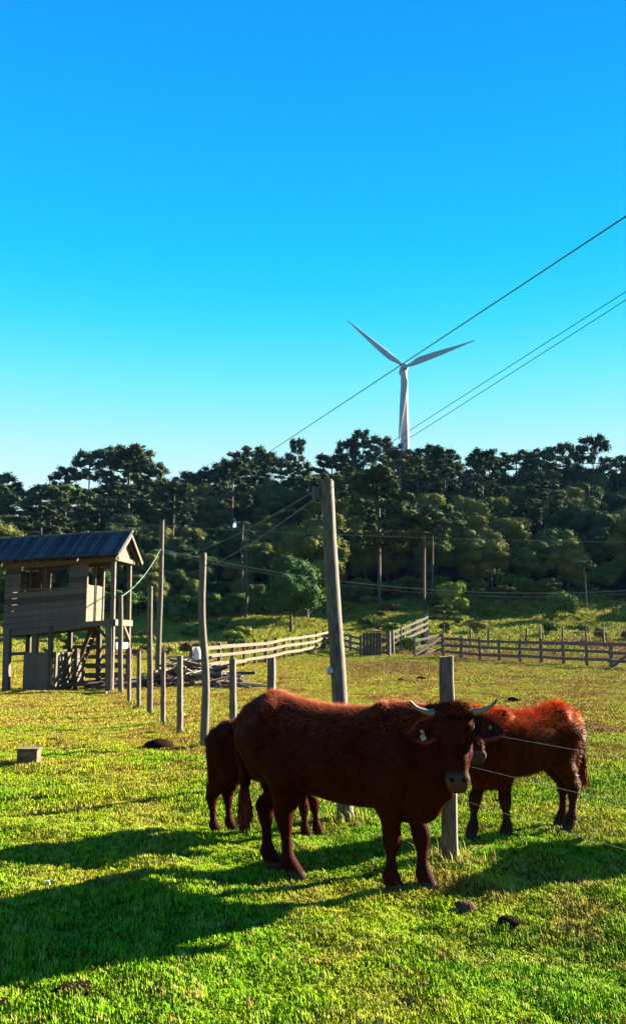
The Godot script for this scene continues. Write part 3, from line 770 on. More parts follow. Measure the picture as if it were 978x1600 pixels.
func wire_fence() -> void:
	# [x, z, height, lean x, radius, label]
	var short := [
		[0.99, -6.70, 1.48, 0.0, 0.066, "thick weathered square fence post beside the horned cow's head"],
		[-0.44, -9.78, 1.41, -0.01, 0.052, "short fence post rising behind the big cow's back"],
		[-1.01, -11.55, 1.36, -0.02, 0.05, "short fence post just above the calf's rump"],
		[-2.26, -15.52, 1.33, -0.03, 0.055, "short fence post next to the bent tall pole on its hut side"],
		[-2.80, -17.00, 1.36, -0.03, 0.05, "short fence post in front of the log pile, second from the bent pole"],
		[-4.00, -20.81, 1.34, -0.03, 0.05, "short fence post next to the slim tall pole, hut side"],
		[-4.64, -22.86, 1.41, -0.03, 0.05, "short fence post nearest the stilt hut's porch"],
		[2.55, -3.35, 1.45, 0.0, 0.066, "weathered fence post at the near end of the wire fence"]]
	for i in short.size():
		var s: Array = short[i]
		var b := gp(s[0], s[1])
		solo("fence_post", split_post(Vector3(s[3], s[2] - b.y, 0), s[4] * 1.42, 40 + i), M.grey_wood_up, s[5], "fence post", "short posts of the wire fence", b)
	# the utility pole behind the cow
	var b := gp(0.29, -8.17)
	var p := thing("utility_pole", "tall thick leaning pole behind the cow with wires at its top", "pole", b)
	part("pole", pole_geo(Vector3(), Vector3(-0.16, 3.07 - b.y, 0), 0.074, 0.060, 61, 14, 0.008, 0.06), M.grey_wood_up, p)
	var br := Geo.new()
	br.box(Vector3(-0.245, 2.96, 0), Vector3(0.03, 0.17, 0.05)); br.box(Vector3(-0.225, 3.03, 0), Vector3(0.07, 0.02, 0.05)); br.box(Vector3(-0.225, 2.89, 0), Vector3(0.07, 0.02, 0.05))
	part("bracket", br, M.black, p)
	for y in [2.99, 2.92]:
		var ins := Geo.new(); ins.tube([Vector3(-0.27, y - 0.035, 0.0), Vector3(-0.27, y - 0.02, 0.0), Vector3(-0.27, y, 0.0), Vector3(-0.27, y + 0.02, 0.0), Vector3(-0.27, y + 0.035, 0.0)], [0.02, 0.03, 0.018, 0.03, 0.02], 10)
		part("insulator", ins, M.black, p)
	var dk := Geo.new(); dk.tube([Vector3(-0.135, 1.335, 0.03), Vector3(-0.135, 1.335, 0.05), Vector3(-0.135, 1.335, 0.06)], [0.034, 0.034, 0.024], 14)
	part("disc_insulator", dk, M.turbine, p)
	for i in 3:
		var tall: Array = [[-1.65, -13.86, 2.94, -0.07, 0.066, 0.054, 0.04, "bent tall grey pole standing in the wire fence before the log pile"], [-3.46, -19.25, 2.74, -0.06, 0.066, 0.056, 0.012, "slim tall pole in the wire fence between two pairs of short posts"], [-5.71, -26.86, 2.94, -0.09, 0.080, 0.070, 0.01, "tall pole at the hut's porch with the green cable tied on"]][i]
		var t := gp(tall[0], tall[1])
		solo("fence_pole", pole_geo(Vector3(), Vector3(tall[3], tall[2] - t.y, 0), tall[4], tall[5], 70 + i, 12, tall[6], 0.06), M.grey_wood_up, tall[7], "pole", "tall poles of the wire fence", t)
	var t2 := gp(-6.31, -36.73)
	solo("electricity_pole", pole_geo(Vector3(), Vector3(0.02, 6.5, 0), 0.12, 0.09, 81, 12, 0.02, 0.03), M.grey_wood_up, "tallest slim pole behind the hut's porch, carrying the far cables", "pole", "", t2)
	var t3 := gp(2.35, -2.4)
	solo("electricity_pole", pole_geo(Vector3(), Vector3(0.0, 5.2, 0), 0.11, 0.09, 82, 12, 0.02, 0.03), M.grey_wood_up, "tall pole beyond the picture's edge that the overhead wires run to", "pole", "", t3)
	# fence wires
	var tops := [[2.55, -3.35], [0.99, -6.70], [0.29, -8.17], [-0.44, -9.78], [-1.01, -11.55], [-1.65, -13.86], [-2.26, -15.52], [-2.80, -17.0], [-3.46, -19.25], [-4.0, -20.81], [-4.64, -22.86], [-5.71, -26.86]]
	for h in [[0.96, "top"], [0.71, "middle"], [0.46, "lowest"]]:
		var g := Geo.new(); var pts := []; var rd := []
		for i in tops.size() - 1:
			for k in 6:
				var t := k / 6.0
				pts.append(Vector3(lerpf(tops[i][0], tops[i + 1][0], t), h[0] - 0.02 * sin(PI * t), lerpf(tops[i][1], tops[i + 1][1], t)) + Vector3(0.055, 0, 0.03)); rd.append(0.0013)
		g.tube(pts, rd, 5)
		solo("fence_wire", g, M.fence_wire, "thin steel %s strand of the wire fence behind the horned cow" % h[1], "fence wire", "strands of the wire fence")
	# overhead wires
	var A := Vector3(0.04, 2.99, -8.17); var A2 := Vector3(0.04, 2.92, -8.17)
	var D := t2 + Vector3(0.03, 6.42, 0)
	var E1 := Vector3(1.87, 4.11, -5.0); var E2 := Vector3(1.85, 3.64, -5.0); var E3 := Vector3(1.85, 3.59, -5.0)
	wire("overhead_wire", "uppermost overhead wire crossing in front of the wind turbine's hub", "overhead wires", D, E1 + (E1 - D) * 0.07, 0.0, 0.0052, M.wire)
	wire("overhead_wire", "upper one of the close pair of wires rising from the tall pole", "overhead wires", A, E2 + (E2 - A) * 0.75, 0.0, 0.0023, M.wire)
	wire("overhead_wire", "lower one of the close pair of wires rising from the tall pole", "overhead wires", A2, E3 + (E3 - A2) * 0.75, 0.0, 0.0023, M.wire)
	wire("overhead_wire", "upper dark wire from the tall pole's bracket down to the slim far pole", "wires to the far pole", A, t2 + Vector3(-0.05, 5.25, 0), 0.35, 0.006, M.wire)
	wire("overhead_wire", "lower dark wire from the tall pole's bracket down to the slim far pole", "wires to the far pole", A2, t2 + Vector3(-0.05, 4.6, 0), 0.5, 0.006, M.wire)
	wire("green_cable", "light green cable slung from the hut's tall pole up to the slim far pole", "", Vector3(-5.80, 2.88, -26.86), t2 + Vector3(0, 5.3, 0.1), 0.25, 0.016, M.green_cable)
	wire("far_cable", "upper cable sagging across the foot of the hill from the slim pole", "cables along the hill's foot", t2 + Vector3(0, 5.3, 0), Vector3(17.2, 4.05, -39), 1.0, 0.011, M.green_cable)
	wire("far_cable", "lower cable sagging across the foot of the hill from the slim pole", "cables along the hill's foot", t2 + Vector3(0, 5.2, 0), Vector3(17.2, 3.93, -39), 1.05, 0.010, M.wire)
	wire("far_cable", "thin high cable halfway up the wooded slope", "", Vector3(-14, 9.5, -60), Vector3(32, 8.1, -60), 0.35, 0.011, M.fence_wire)

# ---------------------------------------------------------------- rail fences and the corral
func rail_fence(called: String, label: String, a: Vector2, b: Vector2, posts: int, heights: Array, wood: String, seed_: int, ph := 1.3) -> void:
	var q := RandomNumberGenerator.new(); q.seed = seed_
	var o := gp(a.x, a.y)
	var root := thing(called, label, "fence", o)
	var ps := []
	for i in posts:
		var t := float(i) / (posts - 1)
		var p := a.lerp(b, t)
		ps.append(gp(p.x, p.y) - o)
	var along := Vector3(b.x - a.x, 0, b.y - a.y).normalized()
	var across := along.cross(Vector3.UP) * 0.06
	for i in posts:
		var g := Geo.new(); var w := q.randf_range(0.14, 0.19)
		g.beam(ps[i] - Vector3(0, 0.2, 0), ps[i] + Vector3(q.randf_range(-0.03, 0.03), ph + q.randf_range(-0.06, 0.10), 0), w, w)
		part("post", g, M[wood + "_up"], root)
	for h in heights:
		var i := 0
		while i < posts - 1:
			var j := mini(i + 2, posts - 1)
			var g := Geo.new()
			var s: float = (1.0 if across.z > 0 else -1.0) * (1.0 if (i / 2) % 2 == 0 else 1.14)
			g.beam(ps[i] + across * 1.5 * s + Vector3(0, h + q.randf_range(-0.035, 0.035), 0) - along * 0.12, ps[j] + across * 1.5 * s + Vector3(0, h + q.randf_range(-0.035, 0.035), 0) + along * 0.12, 0.06, q.randf_range(0.15, 0.19))
			part("rail", g, M[wood + "_along"], root)
			i = j

func corral() -> void:
	rail_fence("rail_fence", "sunlit pale three rail fence running away behind the log pile", Vector2(-5.7, -42.0), Vector2(1.2, -65.0), 15, [0.35, 0.75, 1.14], "tan_wood", 5)
	rail_fence("rail_fence", "short shaded rail fence between the tall pole and the board gate", Vector2(1.35, -64.6), Vector2(3.1, -58.6), 4, [0.35, 0.75, 1.15], "grey_wood", 6)
	rail_fence("rail_fence", "long grey three rail fence along the far side of the yard", Vector2(8.2, -56.6), Vector2(18.6, -44.2), 12, [0.36, 0.78, 1.18], "grey_wood", 7)
	# board gate with a pale top plank
	var o := gp(3.2, -58.2)
	var g0 := thing("board_gate", "dark solid board gate with a pale plank along its top", "gate", o)
	for i in 6:
		var g := Geo.new(); g.beam(Vector3(0.1 + i * 0.21, -0.1, 0), Vector3(0.1 + i * 0.21, 1.45 + 0.02 * (i % 2), 0), 0.19, 0.05)
		part("board", g, M.dark_wood_up, g0)
	var tp := Geo.new(); tp.beam(Vector3(-0.05, 1.52, 0.02), Vector3(1.3, 1.60, -0.6), 0.30, 0.07)
	part("top_plank", tp, M.pale_wood_along, g0)
	solo("gate_post", pole_geo(Vector3(), Vector3(0.02, 1.55, 0), 0.14, 0.125, 91, 9, 0.0), M.grey_wood_up, "thick pale gate post next to the dark board gate", "gate post", "", gp(4.88, -58.0))
	solo("gate_post", pole_geo(Vector3(), Vector3(-0.03, 1.6, 0), 0.12, 0.11, 92, 9, 0.0), M.grey_wood_up, "slender gate post behind the thick gate post", "gate post", "", gp(5.3, -59.6))
	# loading chute: two rows of posts whose rails climb away to the right
	o = gp(5.0, -60.0)
	var ch := thing("loading_chute", "rail sided cattle chute climbing to two tall posts", "chute", o)
	for side in 2:
		var z0 := -1.6 * side; var x0 := 0.35 * side
		var pts := []
		for i in 4:
			var x := x0 + i * 0.95
			var y := gh(o.x + x, o.z + z0 - i * 1.0) - o.y
			var top: float = y + [1.5, 1.7, 2.1, 2.55][i]
			var g := Geo.new(); g.beam(Vector3(x, y - 0.2, z0 - i * 1.0), Vector3(x, top, z0 - i * 1.0), 0.15, 0.15)
			part("post", g, M.grey_wood_up, ch); pts.append(Vector3(x, y, z0 - i * 1.0))
		for h in [0.45, 0.85, 1.25]:
			var g := Geo.new(); g.beam(pts[0] + Vector3(-0.1, h, 0.1), pts[3] + Vector3(0.1, h + 1.0, 0.1), 0.05, 0.16)
			part("rail", g, M.grey_wood_along, ch)
	# open gate leaning on the end of the long fence
	o = gp(8.15, -56.3)
	var og := thing("rail_gate", "open sagging rail gate hung at the long fence's end post", "gate", o)
	for h in [0.3, 0.72, 1.15]:
		var g := Geo.new(); g.beam(Vector3(0.0, h + 0.25, 0.1), Vector3(-2.0, h - 0.12, 1.6), 0.05, 0.15)
		part("rail", g, M.pale_wood_along, og)
	for q in [[0.02, 0.1], [0.98, 0.85]]:
		var g := Geo.new(); g.beam(Vector3(-2.0 * q[0], 0.1, 0.1 + 1.5 * q[0] + 0.06), Vector3(-2.0 * q[0], 1.5 - 0.3 * q[0], 0.1 + 1.5 * q[0] + 0.06), 0.10, 0.10)
		part("upright", g, M.grey_wood_up, og)
	var br := Geo.new(); br.beam(Vector3(-1.9, 0.2, 1.6), Vector3(-0.1, 1.3, 0.25), 0.05, 0.12)
	part("brace", br, M.grey_wood_along, og)
	# a leaning prop near the right end of the long fence
	var pr := Geo.new(); pr.beam(Vector3(), Vector3(1.9, 1.25, -0.4), 0.12, 0.12)
	solo("prop_beam", pr, M.grey_wood_along, "slanting grey prop beam at the near end of the long rail fence", "beam", "", gp(15.4, -46.6, 0.02))
	var xs := [11.6, 12.85, 15.54, 16.73, 18.29, 19.89, 21.4, 23.0]
	for i in xs.size():
		var at := gp(xs[i], -66.0 + (i % 3) * 0.3)
		solo("field_post", pole_geo(Vector3(), Vector3(0.02 * (i % 3 - 1), 1.35 + 0.1 * (i % 2), 0), 0.085, 0.07, 120 + i, 8, 0.01), M.grey_wood_up, "round grey field post beyond the long rail fence", "post", "row of field posts beyond the long fence", at)
	var ws := Geo.new()
	ws.tube([gp(11.6, -66, 1.1), gp(15.5, -66, 1.1), gp(19.9, -66, 1.1), gp(23, -66, 1.1)], [0.012, 0.012, 0.012, 0.012], 5)
	solo("field_wire", ws, M.steel, "thin wire strung along the field posts beyond the long fence", "wire")

# ---------------------------------------------------------------- hut on stilts
func piece(root: Node3D, called: String, a: Vector3, b: Vector3, w: float, h: float, m: String) -> MeshInstance3D:
	var g := Geo.new(); g.beam(a, b, w, h, 0.008)
	return part(called, g, M[m], root)

func hut() -> void:
	var o := gp(-7.1, -28.17)
	var root := thing("stilt_hut", "weathered grey board hut on stilts with a corrugated roof and porch", "hut", o, deg_to_rad(-8))
	var q := RandomNumberGenerator.new(); q.seed = 17
	var D := -1.50
	var tilt := func(x: float) -> float: return 0.038 * x
	# horizontal wall planks: front (with window), back (with window), left
	var rows := 11
	for r in rows:
		var y0 := 1.98 + r * 0.183
		var sh := func(x: float, y: float) -> float: return y + (0.075 * (1.0 - (y - 1.95) / 2.0) + 0.03) * (x + 0.1)
		for wall in 2:
			var z: float = 0.0 if wall == 0 else D
			var win: bool = y0 > 3.18 and y0 < 3.92
			var spans := [[-2.80, -0.10]]
			if win: spans = [[-2.80, -2.28], [-0.66, -0.10]] if wall == 0 else [[-2.8, -1.95], [-0.5, -0.1]]
			for s in spans:
				var jz := q.randf_range(-0.008, 0.008)
				piece(root, "plank", Vector3(s[0], sh.call(s[0], y0 + 0.09) + q.randf_range(-0.003, 0.003), z + jz), Vector3(s[1], sh.call(s[1], y0 + 0.09) + q.randf_range(-0.003, 0.003), z + jz), 0.028, 0.187, ["grey_wood_along", "worn_wood_along", "dark_wood_along"][[0, 1, 1, 1, 1, 1, 2][q.randi() % 7]])
		var ly: float = sh.call(-2.8, y0 + 0.09)
		piece(root, "plank", Vector3(-2.815, ly, -0.03), Vector3(-2.815, ly, D + 0.03), 0.028, 0.187, "grey_wood_deep")
	# window frame
	piece(root, "window_sill", Vector3(-2.32, 3.20, 0.02), Vector3(-0.62, 3.25, 0.02), 0.09, 0.04, "pale_wood_along")
	piece(root, "window_post", Vector3(-1.62, 3.2, -0.35), Vector3(-1.62, 3.95, -0.35), 0.07, 0.07, "brown_wood_up")
	piece(root, "window_post", Vector3(-2.2, 3.2, -0.5), Vector3(-2.2, 3.95, -0.5), 0.07, 0.07, "brown_wood_up")
	for i in 3: piece(root, "plank", Vector3(-2.1 + i * 0.16, 2.0, -0.95), Vector3(-2.1 + i * 0.16, 3.95, -0.95), 0.15, 0.025, "brown_wood_up")
	# right wall: vertical boards up to the sill, open above
	for i in 5:
		var z := -0.16 - i * 0.297
		piece(root, "plank", Vector3(-0.10 + q.randf_range(-0.006, 0.006), 2.15, z), Vector3(-0.10, 3.38 + q.randf_range(-0.02, 0.02), z), 0.026, 0.295, "pale_wood_up")
	for z in [-0.04, -0.75, D + 0.04]:
		piece(root, "wall_post", Vector3(-0.10, 2.1, z), Vector3(-0.10, 4.02, z), 0.10, 0.10, "pale_wood_up")
	# floor and porch deck
	for i in 6:
		var z := -0.08 - i * 0.268
		piece(root, "floorboard", Vector3(-2.8, 1.95, z), Vector3(0.9, 2.22, z), 0.25, 0.045, "grey_wood_along")
	piece(root, "floor_beam", Vector3(-0.3, 2.09, 0.06), Vector3(0.93, 2.16, 0.06), 0.05, 0.17, "grey_wood_along")
	piece(root, "porch_edge", Vector3(0.93, 2.16, 0.08), Vector3(0.93, 2.16, D), 0.05, 0.20, "pale_wood_deep")
	# porch posts, corner posts and stilts
	for c in [[0.86, 0.02, 4.22, "grey_wood_up", 0.13], [0.86, D + 0.05, 4.22, "grey_wood_up", 0.12], [-2.6, 0.0, 2.0, "grey_wood_up", 0.20], [-2.6, D, 2.0, "dark_wood_up", 0.16], [-1.74, -0.15, 2.0, "brown_wood_up", 0.17], [-1.15, 0.0, 2.05, "dark_wood_up", 0.13], [-1.15, D, 2.05, "dark_wood_up", 0.13], [-0.15, D, 2.1, "dark_wood_up", 0.15], [-2.1, -0.9, 2.0, "dark_wood_up", 0.12], [0.80, 0.03, 2.1, "grey_wood_up", 0.2]]:
		piece(root, "stilt" if c[2] < 3.0 else "porch_post", Vector3(c[0], -0.15, c[1]), Vector3(c[0] - 0.05, c[2], c[1]), c[4], c[4], c[3])
	# top plates and gable framing
	piece(root, "top_plate", Vector3(-2.9, 3.98, 0.0), Vector3(0.95, 4.16, 0.0), 0.09, 0.12, "brown_wood_along")
	piece(root, "top_plate", Vector3(-2.9, 3.98, D), Vector3(0.95, 4.16, D), 0.09, 0.12, "brown_wood_along")
	piece(root, "gable_tie", Vector3(0.90, 4.18, 0.1), Vector3(0.90, 4.18, D - 0.1), 0.05, 0.14, "pale_wood_deep")
	for i in 5:
		var z := -0.08 - i * 0.335
		var zz := absf(z - D / 2)
		piece(root, "gable_board", Vector3(0.86, 4.1, z), Vector3(0.86, 4.22 + (0.95 - zz) * 0.72, z), 0.024, 0.32, "pale_wood_up")
	piece(root, "barge_board", Vector3(1.10, 4.16, 0.40), Vector3(1.10, 5.04, D / 2), 0.03, 0.16, "pale_wood_deep")
	piece(root, "barge_board", Vector3(1.10, 4.16, D - 0.40), Vector3(1.10, 5.04, D / 2), 0.03, 0.16, "pale_wood_deep")
	for x in [-2.9, -1.6, -0.3, 0.95]:
		for s in [[0.35, D / 2], [D - 0.35, D / 2]]:
			piece(root, "rafter", Vector3(x, 4.10 + tilt.call(x), s[0]), Vector3(x, 4.92 + tilt.call(x), s[1]), 0.05, 0.09, "brown_wood_deep")
	# corrugated roof sheets, each lapped over the next
	for slope in 2:
		var ze := 0.43 if slope == 0 else D - 0.43
		var k := 0
		var x0 := -3.75
		while x0 < 1.05:
			var g := Geo.new()
			var x1 := minf(x0 + 0.86, 1.14)
			var nseg := int((x1 - x0) / 0.0135)
			var f := g.v.size()
			var lift := q.randf_range(0.0, 0.012); var skew := q.randf_range(-0.03, 0.03)
			var yd := 5.02; var ye := 4.17
			var streak := []
			for i in 8: streak.append(q.randf_range(0.5, 0.8) if q.randf() < 0.6 else q.randf_range(1.6, 4.2))
			var sl := Vector3(0, yd - ye, D / 2 - ze); var sn := Vector3(0, absf(D / 2 - ze), (yd - ye) * (1.0 if slope == 0 else -1.0)).normalized()
			for i in nseg + 1:
				var t := float(i) / nseg
				var x := lerpf(x0 - 0.04, x1 + 0.03, t)
				var ph := TAU * x / 0.135
				var bump := 0.024 * sin(ph) + lift + skew * t + 0.02 * t * (1.0 - t)
				var nn := (sn - Vector3.RIGHT * (0.024 * TAU / 0.135 * cos(ph))).normalized()
				for e in 2:
					var p := Vector3(x, (ye if e == 0 else yd) + tilt.call(x) + (0.0 if e == 0 else 0.0), ze if e == 0 else D / 2) + sn * (bump + 0.05)
					var tone: float = streak[int((x - x0 + 0.04) / 0.135 + 0.25) % 8] * (1.0 if e == 0 else 0.7)
					g.vert(p, nn, Color(tone, tone, tone))
			for i in nseg:
				g.face(f + i * 2, f + i * 2 + 1, f + i * 2 + 3); g.face(f + i * 2, f + i * 2 + 3, f + i * 2 + 2)
			part("roof_sheet", g, M.roof, root)
			x0 += 0.80; k += 1
	var rc := Geo.new(); rc.tube([Vector3(-3.8, 5.07 - 0.145, D / 2), Vector3(1.15, 5.08 + 0.043, D / 2)], [0.06, 0.06], 10)
	part("ridge_cap", rc, M.roof, root)
	# enclosure below: board panels, shaded bay, slatted side
	for i in 4: piece(root, "panel_board", Vector3(-1.93 + i * 0.205, 0.02, 0.05), Vector3(-1.93 + i * 0.205, 1.21 + q.randf_range(-0.01, 0.02), 0.05), 0.20, 0.025, "grey_wood_up")
	for i in 6: piece(root, "panel_board", Vector3(-1.07, 0.02, -0.14 - i * 0.215), Vector3(-1.07, 1.22, -0.14 - i * 0.215), 0.025, 0.205, "pale_wood_up")
	for i in 5: piece(root, "panel_board", Vector3(-0.60 , 0.30 + i * 0.2, -0.75), Vector3(-0.60, 0.36 + i * 0.2, -1.4), 0.03, 0.17, "pale_wood_deep")
	piece(root, "panel_post", Vector3(-0.62, 0, -0.7), Vector3(-0.62, 1.35, -0.7), 0.11, 0.11, "dark_wood_up")
	for i in 5: piece(root, "panel_board", Vector3(-2.45 + i * 0.11, 0.1, -0.9), Vector3(-2.45 + i * 0.11, 1.15, -0.9), 0.10, 0.025, "dark_wood_up")
	piece(root, "panel_rail", Vector3(-2.6, 1.17, 0.04), Vector3(-1.95, 1.2, 0.04), 0.06, 0.10, "dark_wood_along")
	for i in 4: piece(root, "panel_rail", Vector3(-2.75, 0.3 + i * 0.28, -1.62), Vector3(-0.9, 0.33 + i * 0.28, -1.62), 0.04, 0.12, "pale_wood_along")
	# stair up to the porch and its braces
	piece(root, "stair_string", Vector3(-0.95, 0.02, -0.98), Vector3(-0.28, 1.98, -0.98), 0.045, 0.13, "dark_wood_up")
	piece(root, "stair_string", Vector3(-0.95, 0.02, -1.42), Vector3(-0.28, 1.98, -1.42), 0.045, 0.13, "dark_wood_up")
	for i in 7:
		var t := 0.12 + i * 0.12
		piece(root, "stair_tread", Vector3(lerpf(-0.95, -0.28, t), lerpf(0.02, 1.98, t), -1.0), Vector3(lerpf(-0.95, -0.28, t), lerpf(0.02, 1.98, t), -1.40), 0.14, 0.03, "brown_wood_deep")
	piece(root, "brace", Vector3(0.82, 1.55, -0.05), Vector3(0.2, 2.08, -0.05), 0.06, 0.1, "dark_wood_along")
	piece(root, "brace", Vector3(0.90, 1.6, D + 0.1), Vector3(0.90, 2.08, D + 0.7), 0.06, 0.1, "pale_wood_deep")
	piece(root, "porch_rung", Vector3(0.88, 1.44, -0.2), Vector3(0.88, 1.44, -1.3), 0.03, 0.20, "white_board")
	# cattle pen rails behind the porch
	for i in 4: piece(root, "pen_rail", Vector3(-1.5, 0.42 + i * 0.32, D - 0.15), Vector3(0.95, 0.45 + i * 0.31, D - 0.1), 0.05, 0.13, "brown_wood_along" if i != 1 else "pale_wood_along")
	for i in 3: piece(root, "pen_rail", Vector3(-0.5, 0.2 + i * 0.3, D + 0.6), Vector3(0.9, 0.24 + i * 0.3, D + 0.7), 0.05, 0.12, "dark_wood_along")
	# odds and ends round its feet
	for i in 9:
		var x := q.randf_range(-0.5, 0.75); var z := q.randf_range(-1.9, -0.5)
		var a := q.randf_range(-0.6, 0.6); var l := q.randf_range(0.4, 0.9)
		var g := Geo.new()
		var wp := root.transform * Vector3(x, 0, z)
		g.tube([Vector3(-cos(a) * l, 0.0, -sin(a) * l), Vector3(0, 0.04, 0), Vector3(cos(a) * l, q.randf_range(0, 0.2), sin(a) * l)], [0.06, 0.07, 0.05], 7)
		solo("scrap_log", g, M.dark_wood_along, "dark scrap log lying under the hut's porch", "log", "scrap logs under the porch", gp(wp.x, wp.z, 0.06 + 0.07 * (i % 3)))
	var fg := Geo.new(); fg.beam(Vector3(), Vector3(0.75, 0.05, 0.2), 0.1, 0.05)
	solo("loose_board", fg, M.pale_wood_along, "loose pale board lying in the grass before the porch", "board", "", gp(-6.7, -26.3, 0.05))

# ---------------------------------------------------------------- log pile, box, small ground things
func small_things() -> void:
	var q := RandomNumberGenerator.new(); q.seed = 23
	var n := 0
	for i in 60:
		var x := q.randf_range(-5.9, -2.6)
		var z := -31.6 + q.randf_range(-0.9, 0.9) + (x + 4.0) * 0.35
		var hump := maxf(0.0, 1.0 - pow((x + 4.3) / 1.7, 2))
		var y := q.randf() * 0.78 * hump + 0.05
		var a := q.randf_range(-1.3, 1.2); var l := q.randf_range(0.35, 1.15); var r := q.randf_range(0.025, 0.08)
		var dy := q.randf_range(-0.45, 0.55) * hump
		var ax := Vector3(cos(a), dy, sin(a)) * l
		var g := Geo.new()
		var mid := Vector3(q.randf_range(-0.1, 0.1), q.randf_range(-0.04, 0.1), q.randf_range(-0.1, 0.1))
		g.tube([-ax, mid - ax * 0.4, mid + ax * 0.3, ax], [r, r * 0.95, r * 0.9, r * 0.75], 7)
		var w: String = ["dark_wood_along", "brown_wood_along", "grey_wood_along", "pale_wood_along"][q.randi() % 4]
		var tone: String = {"dark_wood_along": "dark", "brown_wood_along": "brown", "grey_wood_along": "grey", "pale_wood_along": "pale"}[w]
		solo("log", g, M[w], "%s rough log lying %s at the timber heap's %s" % [tone, "high" if y > 0.34 else "low", "end by the hut" if x < -4.9 else "open end by the yard" if x > -3.6 else "middle behind the bent pole"], "log", "logs of the heap behind the fence", gp(x, z, y))
	var bw := Geo.new()
	for i in 90:
		var x := q.randf_range(-6.0, -2.2)
		var hump := maxf(0.0, 1.0 - pow((x + 4.3) / 2.0, 2))
		var p := gp(x, -31.6 + q.randf_range(-1.0, 1.1) + (x + 4.0) * 0.35, q.randf() * 0.75 * hump + 0.03)
		var a := q.randf() * TAU; var l := q.randf_range(0.25, 0.9)
		var ax := Vector3(cos(a), q.randf_range(-0.5, 0.6) * hump, sin(a)) * l
		var k := q.randf_range(0.35, 1.5)
		bw.col = Color(0.15, 0.125, 0.105) * k
		bw.tube([p - ax, p + Vector3(0, q.randf_range(-0.08, 0.12), 0), p + ax], [0.024, 0.020, 0.010], 5)
	var bo := solo("brushwood", bw, M.brushwood, "loose sticks and branches strewn over the log heap", "brushwood")
	bo.set_meta("kind", "stuff")
	# white sack on the heap
	var sk := Geo.new(); sk.ball(Vector3(0, 0.22, 0), Vector3(0.17, 0.30, 0.14), 7, 9, 0.10, q)
	solo("sack", sk, M.white, "white plastic sack standing on the log heap by the bent pole", "sack", "", gp(-4.15, -32.2, 0.85))
	var pk := Geo.new(); pk.beam(Vector3(), Vector3(0.95, -0.03, 0.1), 0.04, 0.14)
	solo("white_plank", pk, M.white_board, "white painted plank resting across the top of the log heap", "plank", "", gp(-5.1, -32.2, 0.95))
	# wooden box left in the grass
	var o := gp(-3.64, -11.72)
	var bx := thing("wooden_box", "small brown wooden box standing alone in the grass before the hut", "box", o, 0.05)
	for i in 2:
		var g := Geo.new(); g.beam(Vector3(-0.125, 0.045 + i * 0.088, 0.1), Vector3(0.125, 0.045 + i * 0.088, 0.1), 0.02, 0.084, 0.006)
		part("front_board", g, M.brown_wood_along, bx)
		var h := Geo.new(); h.beam(Vector3(-0.125, 0.045 + i * 0.088, -0.1), Vector3(0.125, 0.045 + i * 0.088, -0.1), 0.02, 0.084, 0.006)
		part("back_board", h, M.brown_wood_along, bx)
	for s in [-1.0, 1.0]:
		var g := Geo.new(); g.beam(Vector3(0.115 * s, 0.09, -0.088), Vector3(0.115 * s, 0.09, 0.088), 0.02, 0.17, 0.006)
		part("side_board", g, M.brown_wood_deep, bx)
	var lid := Geo.new(); lid.beam(Vector3(-0.14, 0.19, 0.0), Vector3(0.14, 0.19, 0.0), 0.25, 0.018, 0.006)
	part("lid", lid, M.brown_wood_along, bx)
	# stones, droppings, bare earth
	for s in [[0.92, -5.65, 0.07, "stone", "rough brown stone in the grass before the big cow's front hooves"]]:
		var g := Geo.new(); g.ball(Vector3(), Vector3(s[2], s[2] * 0.75, s[2] * 0.8), 7, 9, 0.18, q)
		solo("stone", g, M.stone, s[4], "stone", "", gp(s[0], s[1], s[2] * 0.1))
	for s in [[1.11, -5.31, 0.065, "dark dropping in the grass just past the rough stone"], [1.85, -9.2, 0.05, "dark dropping on the turf behind the horned cow's horn tip"], [2.0, -9.6, 0.045, "small dark dropping behind the young cow's back"], [4.3, -36, 0.2, "dark earth clod on the yard below the rail gate"], [3.4, -35, 0.16, "smaller earth clod on the yard below the board gate"], [5.3, -24, 0.14, "lone dark clod on the yard before the long fence"]]:
		var g := Geo.new(); g.ball(Vector3(), Vector3(s[2], s[2] * 0.5, s[2] * 0.85), 6, 9, 0.2, q)
		g.ball(Vector3(s[2] * 0.7, -0.1 * s[2], s[2] * 0.3), Vector3(s[2], s[2] * 0.45, s[2]) * 0.7, 6, 8, 0.2, q)
		solo("dropping" if s[2] < 0.1 else "earth_clod", g, M.dung, s[3], "dropping" if s[2] < 0.1 else "clod", "", gp(s[0], s[1], s[2] * 0.25))
	for s in [[-1.08, -4.31, 0.10, "bare dark earth patch in the grass at the lower edge"], [-1.42, -4.22, 0.07, "bare brown earth patch in the lower corner of the grass"], [0.42, -4.24, 0.05, "small bare earth patch in the near grass"]]:
		var g := Geo.new(); g.ball(Vector3(), Vector3(s[2], 0.016, s[2] * 0.75), 5, 14, 0.12, q)
		solo("earth_patch", g, M.soil, s[3], "earth patch", "", gp(s[0], s[1], 0.008))
	var mo := Geo.new(); mo.ball(Vector3(), Vector3(0.24, 0.13, 0.2), 6, 12, 0.12, q)
	solo("mole_mound", mo, M.soil, "low earth mound with dry grass beside the bent pole's foot", "mound", "", gp(-2.35, -13.9, 0.0))
	var sc := Geo.new(); sc.box(Vector3(), Vector3(0.02, 0.035, 0.012), Basis(Vector3(1, 0.3, 0.2).normalized(), 0.5))
	solo("paper_scrap", sc, M.white, "tiny white scrap in the grass within the cow's shadow", "scrap", "", gp(-1.72, -6.05, 0.04))

